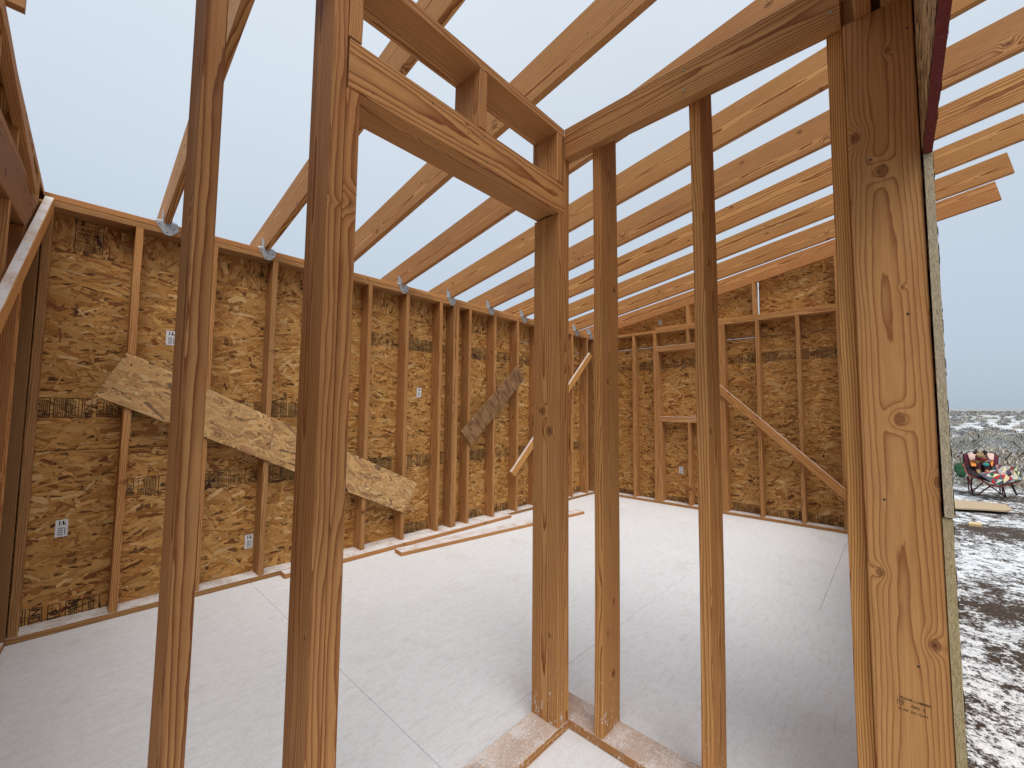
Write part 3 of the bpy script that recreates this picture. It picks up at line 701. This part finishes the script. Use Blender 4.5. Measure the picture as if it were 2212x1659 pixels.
# ================================================================== RAFTERS
RWD = .235
rslope = math.atan(RS)
def tie(parent, x):
    """bent galvanised hurricane tie: face plate on the wall plates, two wings up the rafter"""
    t_ = .0022; V = []; Fc = []
    def plate(P, nrm):
        n = len(V); k = len(P); nv = Vector(nrm)*t_
        V.extend([Vector(p) for p in P]); V.extend([Vector(p)+nv for p in P])
        Fc.append(tuple(range(n, n+k))); Fc.append(tuple(reversed(range(n+k, n+2*k))))
        for i in range(k): Fc.append((n+i, n+(i+1) % k, n+k+(i+1) % k, n+k+i))
    y = 3.5885; h = .020
    plate([(x-.066,y,2.553),(x-.012,y,2.475),(x+.022,y,2.472),(x+.062,y,2.515),(x+.058,y,2.553),(x+h,y,2.562),(x-h,y,2.562)], (0,-1,0))
    plate([(x-h-.002,y,2.545),(x-h-.002,y-.004,2.600),(x-h-.002,y+.055,2.665),(x-h-.002,y+.066,2.650),(x-h-.002,y+.05,2.556)], (-1,0,0))
    plate([(x+h+.002,y,2.545),(x+h+.002,y+.05,2.556),(x+h+.002,y+.066,2.650),(x+h+.002,y+.055,2.665),(x+h+.002,y-.004,2.600)], (1,0,0))
    plate([(x-.066,y-.001,2.553),(x-h,y-.001,2.563),(x-h,y+.020,2.580),(x-.060,y+.020,2.572)], (0,0,1))
    plate([(x+h,y-.001,2.563),(x+.058,y-.001,2.553),(x+.054,y+.020,2.572),(x+h,y+.020,2.580)], (0,0,1))
    me = mesh('hurricane_tie', V, Fc); bm = bmesh.new(); bm.from_mesh(me); bmesh.ops.recalc_face_normals(bm, faces=bm.faces); bm.to_mesh(me); bm.free()
    o = link('hurricane_tie', me, GALV, parent)
    for dx, z in ((-.042,2.538),(.036,2.522),(.0,2.490)): disc('nail', (x+dx, y-t_-.0004, z), (0,-1,0), .0042, .001, NAILM, o)
    return o
RAF = [(.390,(1.02,.90,.82)),(1.000,(1.10,.95,.82)),(1.615,(1.08,.92,.78)),(2.228,(1.0,.80,.68)),(2.845,(1.16,.98,.76)),(3.455,(1.02,.82,.66)),(4.070,(1.14,.88,.60)),(4.685,(1.16,.94,.66)),(5.300,(1.10,.82,.56))]
ORD = ['first', 'second', 'third', 'fourth', 'fifth', 'sixth', 'seventh', 'eighth', 'ninth']
YT, YE = 3.985, -.775
def rafter(x, c, label, ye=YE, yt=YT, off=0.):
    RWD = .228 if x < 3.6 else (.207 if x < 4.3 else .190)
    a = Vector((x, yt, zb(yt)+RWD/2/math.cos(rslope)+off)); b = Vector((x, ye, zb(ye)+RWD/2/math.cos(rslope)+off))
    e_ = empty('rafter', (x, 3.59, 2.555), label, 'rafter', 'rafters of the shed roof')
    board_dir('beam', a, b, T2, RWD, (0,0,1), e_, FIRR, c, bow=.004)
    return e_
for i, (x, c) in enumerate(RAF):
    lab = 'sloping roof rafter, %s from the left end wall, tied to the long wall' % ORD[i]
    e_ = rafter(x, c, lab); tie(e_, x)
e_ = rafter(5.893, (1.12,.74,.50), 'reddish rafter lying on top of the far gable end wall'); tie(e_, 5.70)

# ================================================================== BRACES nailed across studs
def on_lw(px, py, y): return onY(px, py, y)
# OSB strip brace
A = Vector((.165, 0, 1.515)); B = Vector((2.375, 0, .430)); d = (B-A).normalized(); n_ = Vector((-d.z, 0, d.x))
strip_pal = PAL*np.array([.93,.98,1.05]) + np.array([.13,.11,.080])
sb = panel(None, (A.x, Y0-.0125, A.z), d, n_, 0, (B-A).length, -.157, .157, 3200, 71, th=.011, lite=1.0, pal=strip_pal, edge=OSB_EDGE2, name='brace_strip')
tag(sb, 'wide pale OSB strip nailed diagonally across the long wall studs', 'brace')
for u in (.06, .50, .93, 1.4, 1.85, 2.3):
    for v in (-.08, .09): disc('nail', Vector((A.x, Y0-.0148, A.z)) + d*u + n_*v, (0,-1,0), .004, .001, NAILM, sb)
# plywood offcut brace
t = NT('plywood_face', .7); oc = t.ocoord(); x_, y_, z_ = t.sep(oc)
wv = t.noise(t.comb(t.math('MULTIPLY', x_, 26.), 0., t.math('MULTIPLY', z_, 5.)), 1., 4., .6, 1.2)
bl = t.noise(oc, 14., 4., .6)
col = t.mix(t.rng(wv, .42, .62), (.30,.165,.075), (.15,.070,.030)); col = t.mix(t.rng(bl, .5, .7, 0, .6), col, (.36,.22,.12)); t.bump(wv, .5, .002)
PLY = t.out(col)
ply = board_dir('plywood_offcut', (3.075, Y0-.0105, .985), (3.990, Y0-.0105, 1.805), .018, .222, (-.67,0,.74), None, PLY, (1,1,1), bow=.001)
tag(ply, 'short weathered plywood offcut nailed diagonally across the studs', 'brace')
# long 2x brace behind the centre post
br = board_dir('lumber_brace', (3.845, Y0-.0205, .515), (5.650, Y0-.0205, 2.215), T2, .089, (-.69,0,.73), None, FIRS, (1.42,1.20,.78), bow=.001)
tag(br, 'pale lumber brace slanting up to the far corner on the long wall', 'brace')
br = board_dir('lumber_brace', (X0-.0205, 1.86, 1.765), (X0-.0205, .30, .283), T2, .089, (0,.69,-.72), None, FIRS, (1.12,.90,.66), bow=.001)
tag(br, 'tan lumber brace slanting down to the right across the far wall', 'brace')
br = board_dir('lumber_brace', (-.142, 3.56, 2.475), (ex(1.2)+.022, 1.2, .54), T2, .089, (0,-.46,.89), None, FIRS, (1.40,1.22,.84), bow=.001)
tag(br, 'snow-dusted pale lumber brace along the near end wall, upper left', 'brace')

# ================================================================== LOOSE BOARDS ON THE FLOOR
lb = board_dir('loose_board', (1.20, 3.527, .021), (3.765, 3.548, .021), T2, .089, (0,1,0), None, FIRS, (1.1,.84,.64), bow=.001)
tag(lb, 'reddish loose board lying along the foot of the long wall', 'board')
lb = board_dir('loose_board', (2.10, 3.350, .019), (4.58, 3.045, .019), .036, .135, (0,1,0), None, FIRS, (1.12,.96,.78), bow=.001)
tag(lb, 'snow-covered pale loose board lying askew on the floor', 'board')

# ================================================================== OUTSIDE: chair, dog, blanket, scraps
def Q(zx, zy, X): return onX(2051.8+zx*.07938, 954.6+zy*.07938, X)
def tube(V, Fc, pts, r, k=8):
    pts = [Vector(p) for p in pts]
    for i, p in enumerate(pts):
        dd = (pts[min(i+1, len(pts)-1)]-pts[max(i-1, 0)]).normalized()
        a = dd.orthogonal().normalized(); b = dd.cross(a)
        for j in range(k): V.append(p + a*r*math.cos(2*math.pi*j/k) + b*r*math.sin(2*math.pi*j/k))
    n0 = len(V)-k*len(pts)
    for i in range(len(pts)-1):
        for j in range(k):
            a_ = n0+i*k+j; b_ = n0+i*k+(j+1) % k; Fc.append((a_, b_, b_+k, a_+k))
    Fc.append(tuple(range(n0+k-1, n0-1, -1))); Fc.append(tuple(range(len(V)-k, len(V))))
def tubes(name, lst, mat, parent, r=.012):
    V = []; Fc = []
    for pts in lst: tube(V, Fc, pts, r)
    return link(name, mesh(name, V, Fc, True), mat, parent)
def patch(name, rows, mat, parent, thick=.012, smooth=True, sub=1):
    """surface through rows of points, given thickness"""
    nr, nc = len(rows), len(rows[0]); V = [Vector(p) for r in rows for p in r]
    Fc = [(i*nc+j, i*nc+j+1, (i+1)*nc+j+1, (i+1)*nc+j) for i in range(nr-1) for j in range(nc-1)]
    o = link(name, mesh(name, V, Fc, smooth), mat, parent)
    if sub: md = o.modifiers.new('s', 'SUBSURF'); md.levels = sub; md.render_levels = sub
    md = o.modifiers.new('t', 'SOLIDIFY'); md.thickness = thick; md.offset = 0
    return o
MAR = flat('maroon_tube_paint', (.14, .028, .036), .45); MARC = flat('maroon_canvas', (.10, .014, .030), .8, .25)
PINK = flat('pale_pink_canvas', (.62, .42, .36), .8, .12); ORG = flat('orange_canvas', (.80, .28, .06), .8, .12)
DARKC = flat('dark_canvas', (.030, .020, .024), .85, .3); CORAL = flat('coral_binding', (.30, .060, .045), .8, .2)
GREEN = flat('green_wool_blanket', (.020, .065, .030), .9, .4, scale=30)
XC = 12.0
ch = empty('camp_chair', (XC, -1.25, GZ), 'maroon folding camp lounge chair with pink and orange back in the snow', 'chair')
xb = XC+.42                                                     # back leans away
# backrest: left wing, pink/orange panels, right wing
def col_strip(name, L, Rr, mat, n=5, x=xb, bulge=.05):
    rows = []
    for i in range(n):
        s = i/(n-1); a = [L[0][k]+(L[1][k]-L[0][k])*s for k in (0, 1)]; b = [Rr[0][k]+(Rr[1][k]-Rr[0][k])*s for k in (0, 1)]
        row = []
        for j in range(4):
            u = j/3; row.append(Q(a[0]+(b[0]-a[0])*u, a[1]+(b[1]-a[1])*u, x - .28*s))
        rows.append(row)
    return patch(name, rows, mat, ch, .02)
col_strip('back_wing', ((380,335),(400,640)), ((470,305),(590,640)), MARC)
col_strip('back_panel', ((470,305),(548,500)), ((690,278),(720,500)), PINK, x=xb-.01)
col_strip('back_panel', ((548,500),(580,660)), ((720,500),(720,660)), ORG, x=xb-.16)
col_strip('back_panel', ((690,278),(720,720)), ((985,278),(1060,720)), DARKC, x=xb-.0)
col_strip('back_panel', ((985,290),(1085,500)), ((1205,330),(1190,500)), PINK, x=xb-.01)
col_strip('back_panel', ((1085,500),(1130,660)), ((1190,500),(1160,660)), ORG, x=xb-.16)
col_strip('back_wing', ((1205,325),(1160,690)), ((1310,385),(1290,640)), MARC)
seat_rows = [[Q(330,600,XC+.1),Q(640,640,XC+.12),Q(900,700,XC+.13),Q(1180,700,XC+.12),Q(1500,690,XC+.10)],
             [Q(430,800,XC+.0),Q(680,860,XC+.0),Q(980,960,XC-.02),Q(1280,900,XC),Q(1650,820,XC)],
             [Q(540,930,XC-.15),Q(760,960,XC-.2),Q(1060,1090,XC-.25),Q(1380,1120,XC-.25),Q(1830,1020,XC-.2)]]
patch('seat_sling', seat_rows, DARKC, ch, .02)
tubes('rim_tube', [[Q(360,600,XC+.05),Q(420,780,XC-.05),Q(540,925,XC-.15),Q(800,1010,XC-.22),Q(1080,1170,XC-.27),Q(1300,1205,XC-.28),Q(1600,1160,XC-.25),Q(1890,1065,XC-.2)]], CORAL, ch, .015)
tubes('back_tube', [[Q(370,560,xb-.25),Q(372,340,xb),Q(470,300,xb+.01),Q(690,270,xb+.02),Q(1000,275,xb+.02),Q(1210,320,xb+.01),Q(1315,390,xb),Q(1295,650,xb-.27)]], DARKC, ch, .012)
def gq(zx, zy):                                                 # a foot on the ground through this photo point
    p = onZ(2051.8+zx*.07938, 954.6+zy*.07938, GZ+.012); return p
ft1, ft2, ft3, ft4 = gq(520,1330), gq(640,1440), gq(1370,1395), gq(1525,1500)
for pts in ([Q(480,945,XC-.1), ft1], [Q(600,940,XC+.1), ft1+Vector((.0,-.03,0))], [Q(540,1080,XC), ft2], [Q(500,945,XC-.12), ft2],
            [Q(1360,1200,XC-.1), ft3], [Q(1430,1215,XC-.2), ft3+Vector((0,-.03,0))], [Q(1440,1215,XC-.2), ft4], [Q(800,1010,XC-.22), Q(1080,1190,XC-.27), ft4],
            [Q(900,1100,XC+.05), ft1+Vector((0,-.06,.01))], [Q(1080,1210,XC-.2), ft2+Vector((0,-.06,.01))]):
    tubes('leg', [pts], MAR, ch, .011)
tubes('foot_bar', [[ft1, ft2]], MAR, ch, .011); tubes('foot_bar', [[ft3, ft4]], MAR, ch, .011)
tubes('strap', [[Q(1690,1185,XC-.2), gq(1825,1450)]], DARKC, ch, .016)
# patchwork quilt
def quilt():
    r = random.Random(3); nu, nv = 8, 4
    ctl = [[(1180,690),(1300,640),(1480,680),(1640,690),(1800,690),(1900,740)],
           [(1120,800),(1260,800),(1440,800),(1620,800),(1790,800),(1905,860)],
           [(900,870),(1150,890),(1400,920),(1620,930),(1800,930),(1930,960)],
           [(800,900),(1090,990),(1330,1050),(1600,1060),(1780,1050),(1935,1060)],
           [(760,880),(1060,1080),(1250,1195),(1450,1170),(1700,1110),(1900,1060)]]
    dep = [.10, .03, -.06, -.20, -.30]
    def S(u, v):
        fu = u*5; i = min(4, int(fu)); a = fu-i; fv = v*4; j = min(3, int(fv)); b = fv-j
        p = [ (1-b)*((1-a)*ctl[j][i][k]+a*ctl[j][i+1][k]) + b*((1-a)*ctl[j+1][i][k]+a*ctl[j+1][i+1][k]) for k in (0, 1)]
        X = XC + (1-b)*dep[j]+b*dep[j+1] + .035*math.sin(u*11+v*3)
        return Q(p[0], p[1]-16, X-.03)
    cols = [(.60,.56,.48),(.50,.34,.30),(.44,.022,.030),(.10,.12,.14),(.022,.13,.065),(.30,.32,.34),(.68,.58,.34),(.16,.05,.08),(.52,.50,.48),(.07,.09,.12)]
    V = []; Fc = []; C = []
    def pt(u, v): V.append(S(u, v)); return len(V)-1
    for i in range(nu):
        for j in range(nv):
            u0, u1, v0, v1 = i/nu, (i+1)/nu, j/nv, (j+1)/nv
            a, b, c_, d_ = (u0,v0), (u1,v0), (u1,v1), (u0,v1)
            tri = [(a,b,c_),(a,c_,d_)] if (i+j) % 2 else [(a,b,d_),(b,c_,d_)]
            for t3 in tri:
                Fc.append(tuple(pt(*q) for q in t3)); C.append(r.choice(cols))
    me = mesh('quilt', V, Fc)
    at = me.attributes.new('Col', 'FLOAT_COLOR', 'FACE')
    at.data.foreach_set('color', np.array([(*c, 1) for c in C], np.float32).ravel())
    t = NT('patchwork_cloth', .9); a = t.n('ShaderNodeAttribute', attribute_name='Col')
    n = t.noise(t.pos(), 60., 3.); c = t.mix(t.rng(n, .3, .7, 0, .3), a.outputs['Color'], (.5,.5,.5), 'MULTIPLY'); m = t.out(c)
    o = link('quilt', me, m); md = o.modifiers.new('t', 'SOLIDIFY'); md.thickness = .015; md.offset = -1
    return tag(o, 'patchwork quilt of red, white, grey and green triangles draped over the camp chair', 'quilt')
quilt()
# green wool blanket over the left arm
gb = patch('green_blanket', [[Q(430,560,XC+.22),Q(270,575,XC+.18),Q(165,600,XC+.12),Q(112,720,XC+.05)],
                             [Q(380,600,XC+.05),Q(270,610,XC+.02),Q(180,680,XC-.02),Q(140,790,XC-.04)],
                             [Q(400,760,XC-.06),Q(300,790,XC-.08),Q(230,800,XC-.09),Q(175,850,XC-.08)],
                             [Q(455,955,XC-.14),Q(360,975,XC-.20),Q(300,960,XC-.12),Q(190,900,XC-.16)]], GREEN, None, .02)
tag(gb, 'dark green wool blanket hanging over the left arm of the camp chair', 'blanket')
gb = patch('green_blanket', [[Q(1800,720,XC+.1),Q(1860,700,XC+.1),Q(1910,740,XC+.08)],
                             [Q(1830,880,XC-.08),Q(1890,870,XC-.08),Q(1930,890,XC-.1)],
                             [Q(1870,1030,XC-.2),Q(1930,1060,XC-.22),Q(1968,1090,XC-.22)]], GREEN, None, .02)
tag(gb, 'narrow dark green blanket end hanging off the right arm of the camp chair', 'blanket')
# dog sitting in the chair, wearing a dark red patterned coat
def skinned(name, verts, edges, radii, mat, parent=None, sub=2):
    me = bpy.data.meshes.new(name); me.from_pydata([tuple(v) for v in verts], edges, []); 
    o = link(name, me, mat, parent)
    md = o.modifiers.new('skin', 'SKIN')
    for i, sv in enumerate(me.skin_vertices[0].data): sv.radius = (radii[i] if isinstance(radii[i], tuple) else (radii[i], radii[i])); sv.use_root = (i == 0)
    md.use_smooth_shade = True
    m2 = o.modifiers.new('sub', 'SUBSURF'); m2.levels = sub; m2.render_levels = sub
    return o
t = NT('tan_dog_fur', .85); n = t.noise(t.pos(), 40., 4.); FUR = t.out(t.mix(t.rng(n, .3, .7), (.26,.165,.075), (.46,.33,.17)))
DFUR = flat('dark_brown_dog_fur', (.030, .016, .012), .85)
t = NT('dog_coat_cloth', .85); n = t.noise(t.vmath('MULTIPLY', t.pos(), (30., 30., 90.)), 1., 2.); COAT = t.out(t.mix(t.rng(n, .48, .56), (.012,.010,.012), (.12,.018,.022)))
TEAL = flat('teal_patch_cloth', (.05, .34, .33), .8, .3, scale=60)
xd = XC+.10
dv = [Q(960,880,xd+.06), Q(900,700,xd+.10), Q(870,560,xd+.08), Q(850,440,xd+.05), Q(850,330,xd+.02), Q(800,360,xd-.05), Q(735,385,xd-.10),
      Q(760,640,xd+.02), Q(770,790,xd-.10), Q(800,880,xd-.16), Q(1000,640,xd+.02), Q(1010,800,xd-.10), Q(1060,880,xd-.16),
      Q(1080,860,xd+.06), Q(1180,840,xd-.06), Q(1150,930,xd-.16), Q(880,262,xd+.02)]
de = [(0,1),(1,2),(2,3),(3,4),(4,5),(5,6),(2,7),(7,8),(8,9),(2,10),(10,11),(11,12),(0,13),(13,14),(14,15),(4,16)]
dr = [.085,.085,.078,.058,.070,.050,.032,.045,.030,.026,.045,.030,.026,.075,.045,.028,.045]
dog = skinned('dog', dv, de, dr, FUR)
tag(dog, 'tan dog in a dark red coat sitting in the camp chair', 'dog')
skinned('coat', [dv[0]+Vector((-.01,0,0)), dv[1], dv[2], dv[7], dv[10], dv[2]+(dv[3]-dv[2])*.45, dv[8], dv[11]], [(0,1),(1,2),(2,3),(2,4),(2,5),(3,6),(4,7)], [.125,.135,.125,.065,.065,.085,.046,.046], COAT, dog)
tubes('collar', [[dv[3]+Vector((-.08,.085,.0)), dv[3]+Vector((-.09,.0,-.03)), dv[3]+Vector((-.07,-.085,.0))]], flat('red_knit_collar', (.20,.025,.03), .9), dog, .022)
for a, b, c_ in (((930,260),(985,300),(960,350)), ((720,265),(670,290),(665,335))):
    patch('ear', [[Q(*a,xd+.0)+Vector((0,.02,.02)),Q(*a,xd)+Vector((0,-.02,.02))],[Q(*b,xd-.03)+Vector((0,.03,.01)),Q(*b,xd-.03)+Vector((0,-.03,0))],[Q(*c_,xd-.04)+Vector((0,.012,0)),Q(*c_,xd-.04)+Vector((0,-.012,0))]], DFUR, dog, .018)
def blob(name, p, r, mat, parent, sc=(1,1,1)):
    bm = bmesh.new(); bmesh.ops.create_icosphere(bm, subdivisions=2, radius=r)
    for v in bm.verts: v.co = Vector((v.co.x*sc[0], v.co.y*sc[1], v.co.z*sc[2]))
    me = bpy.data.meshes.new(name); bm.to_mesh(me); bm.free(); me.polygons.foreach_set('use_smooth', [True]*len(me.polygons))
    return link(name, me, mat, parent, p)
blob('nose', Q(712,392,xd-.125), .017, DFUR, dog); blob('eye', Q(782,300,xd-.07), .010, DFUR, dog); blob('eye', Q(866,300,xd-.06), .010, DFUR, dog)
blob('teal_patch', Q(985,620,xd-.075), .045, TEAL, dog, (.35,1,.75))

# sheet and scrap on the ground
def sheet(name, pts, th, mat, label, cat):
    V = [Vector(p)+Vector((0,0,th)) for p in pts]+[Vector(p) for p in pts]; k = len(pts)
    Fc = [tuple(range(k)), tuple(range(2*k-1, k-1, -1))] + [(i, i+k, (i+1) % k+k, (i+1) % k) for i in range(k)]
    me = mesh(name, V, Fc); bm = bmesh.new(); bm.from_mesh(me); bmesh.ops.recalc_face_normals(bm, faces=bm.faces); bm.to_mesh(me); bm.free()
    return tag(link(name, me, mat), label, cat)
s6 = lambda a, b, z: onZ((3640+a/4.148)*.5486, (1900+b/4.148)*.5486, z)
zt = GZ+.03
TANP = flat('tan_panel_board', (.44, .335, .215), .8, .10, scale=90); PALEW = flat('pale_offcut_wood', (.62, .47, .25), .75, .15, scale=40)
sheet('board_sheet', [s6(250,420,zt),s6(440,300,zt),s6(720,315,zt),s6(1180,355,zt),s6(1330,372,zt),s6(1440,465,zt),s6(1290,480,zt),s6(1000,458,zt)], .022, TANP, 'tan sheet of board lying on the snowy ground in front of the camp chair', 'board')
sheet('wood_scrap', [s6(735,678,GZ+.02),s6(925,690,GZ+.02),s6(945,735,GZ+.02),s6(725,712,GZ+.02)], .035, PALEW, 'small pale wood scrap lying alone on the snowy ground', 'scrap')

# ================================================================== SAGEBRUSH
def shrub_mat(name, a, b):
    t = NT(name, .9); oi = t.n('ShaderNodeObjectInfo'); g_ = t.n('ShaderNodeNewGeometry')
    at = t.n('ShaderNodeAttribute', attribute_name='Col')
    return t.out(at.outputs['Color'])
SH = shrub_mat('sagebrush_foliage', None, None); TWIG = flat('sagebrush_wood', (.075, .058, .046), .9, .3)
def shrub_arrays(r, n, R, H, base, size=.05):
    """n leaf sprays in a domed crown, lighter dry and frosted tips"""
    th = r.uniform(0, 2*np.pi, n); rr = np.sqrt(r.uniform(0, 1, n)); hh = r.uniform(.08, 1, n)
    lob = 1 + .28*np.sin(th*3+r.uniform(0,6)) + .16*np.sin(th*5+r.uniform(0,6))
    prof = np.sqrt(np.clip(1.02-(hh-.25)**2*1.6, .05, 1))
    c = np.stack([rr*np.cos(th)*R*lob*prof, rr*np.sin(th)*R*lob*prof, hh*H*(1-.35*rr**2)], 1)
    out = c/np.maximum(np.linalg.norm(c, axis=1, keepdims=True), 1e-4)
    d = out*.6 + np.array([0, 0, .7]) + r.normal(0, .35, (n, 3)); d /= np.linalg.norm(d, axis=1, keepdims=True)
    s = np.cross(d, r.normal(0, 1, (n, 3))); s /= np.maximum(np.linalg.norm(s, axis=1, keepdims=True), 1e-4)
    L = r.uniform(.6, 1.5, (n, 1))*size; W = L*r.uniform(.16, .34, (n, 1))
    V = np.stack([c-d*L*.5, c+s*W, c+d*L, c-s*W], 1)
    k = r.random(n)
    col = base[r.integers(0, len(base), n)]*r.uniform(.75, 1.25, (n, 1))*r.uniform(.85, 1.85)
    col[k > .76] = np.array([.58, .58, .60])*r.uniform(.8, 1.1, (int((k > .76).sum()), 1))
    return V, col
SB = [np.array([(.22,.225,.19),(.29,.285,.25),(.17,.165,.135),(.34,.325,.28)]), np.array([(.31,.26,.20),(.38,.33,.26),(.23,.19,.14),(.29,.27,.23)]), np.array([(.16,.165,.155),(.21,.21,.20),(.27,.27,.255),(.13,.125,.115)])]
def quads_mesh(name, V, col):
    n = len(V); me = bpy.data.meshes.new(name)
    me.vertices.add(n*4); me.vertices.foreach_set('co', V.astype(np.float32).ravel())
    me.loops.add(n*4); me.loops.foreach_set('vertex_index', np.arange(n*4, dtype=np.int32))
    me.polygons.add(n); me.polygons.foreach_set('loop_start', np.arange(0, n*4, 4, dtype=np.int32)); me.polygons.foreach_set('loop_total', np.full(n, 4, dtype=np.int32))
    me.update(calc_edges=True)
    c4 = np.ones((n, 4, 4), np.float32); c4[:,:,:3] = np.clip(col, 0, 1)[:,None,:]
    at = me.attributes.new('Col', 'FLOAT_COLOR', 'POINT'); at.data.foreach_set('color', c4.ravel())
    return me
rg = np.random.default_rng(12)
KIND = []
for i in range(6):
    V, c = shrub_arrays(rg, 900, .55, .50, SB[i % 3], .055); me = quads_mesh('crown', V, c); me.materials.append(SH)
    TV = []; TF = []
    for k in range(9):
        a = rg.uniform(0, 6.28); tube(TV, TF, [(0,0,-.05),(.15*math.cos(a),.15*math.sin(a),.18),(.36*math.cos(a+.3),.36*math.sin(a+.3),.45)], .010, 5)
    tm = mesh('stem', TV, TF); tm.materials.append(TWIG); KIND.append((me, tm))
KN = ['grey-green sagebrush with frosted tips growing beyond the camp chair', 'brownish dry sagebrush growing beyond the camp chair', 'dark grey sagebrush growing beyond the camp chair']
rp = random.Random(4); placed = []
def free(x, y, m):
    if -1.5 < x < 11 and abs(y+1) < 3.5 and y > -4: return False
    if (x-XC)**2+(y+1.25)**2 < 2.0 or (9.5 < x < 13 and -3.2 < y < .9): return False
    if -1.2 < x < 7 and -1.5 < y < 5: return False
    return all((x-a)**2+(y-b)**2 > (m*(s+.9))**2 for a, b, s in placed)
n = 0; tries = 0
while n < 90 and tries < 6000:
    tries += 1
    d_ = 13.2 + 34*rp.random()**1.3; az = rp.uniform(-.22, .0) if rp.random() < .75 else rp.uniform(-.75, -.2)
    x, y = d_*math.cos(az), d_*math.sin(az); s = rp.uniform(.65, 1.6)
    if not free(x, y, .36): continue
    placed.append((x, y, s)); k = rp.randrange(6); n += 1
    e_ = empty('sagebrush', (x, y, terrain(x, y)-.03), KN[k % 3], 'shrub', ('grey-green sagebrush beyond the chair', 'brown dry sagebrush beyond the chair', 'dark grey sagebrush beyond the chair')[k % 3])
    e_.rotation_euler = (0, 0, rp.uniform(0, 6.28)); e_.scale = (s, s*rp.uniform(.85, 1.1), s*rp.uniform(.7, 1.0))
    for nm, m_ in zip(('crown', 'stem'), KIND[k]):
        o = bpy.data.objects.new(nm, m_); COL.objects.link(o); o.parent = e_
VS, CS = [], []
for i in range(1500):
    d_ = 15 + 420*rp.random()**1.5; az = rp.uniform(-.26, .03) if rp.random() < .6 else rp.uniform(-1.3, .1)
    x, y = d_*math.cos(az), d_*math.sin(az)
    if not free(x, y, .30) : continue
    s = rp.uniform(.5, 1.25); nl = int(max(60, min(320, 12000/d_)))
    V, c = shrub_arrays(rg, nl, (.55*s), .34*s, SB[rp.randrange(3)], max(.06, .0017*d_))
    V = V + np.array([x, y, terrain(x, y)-.03]); VS.append(V); CS.append(c)
me = quads_mesh('sagebrush_field', np.concatenate(VS), np.concatenate(CS))
o = link('sagebrush_field', me, SH); tag(o, 'far sagebrush covering the plain out to the horizon', 'sagebrush', kind='stuff')
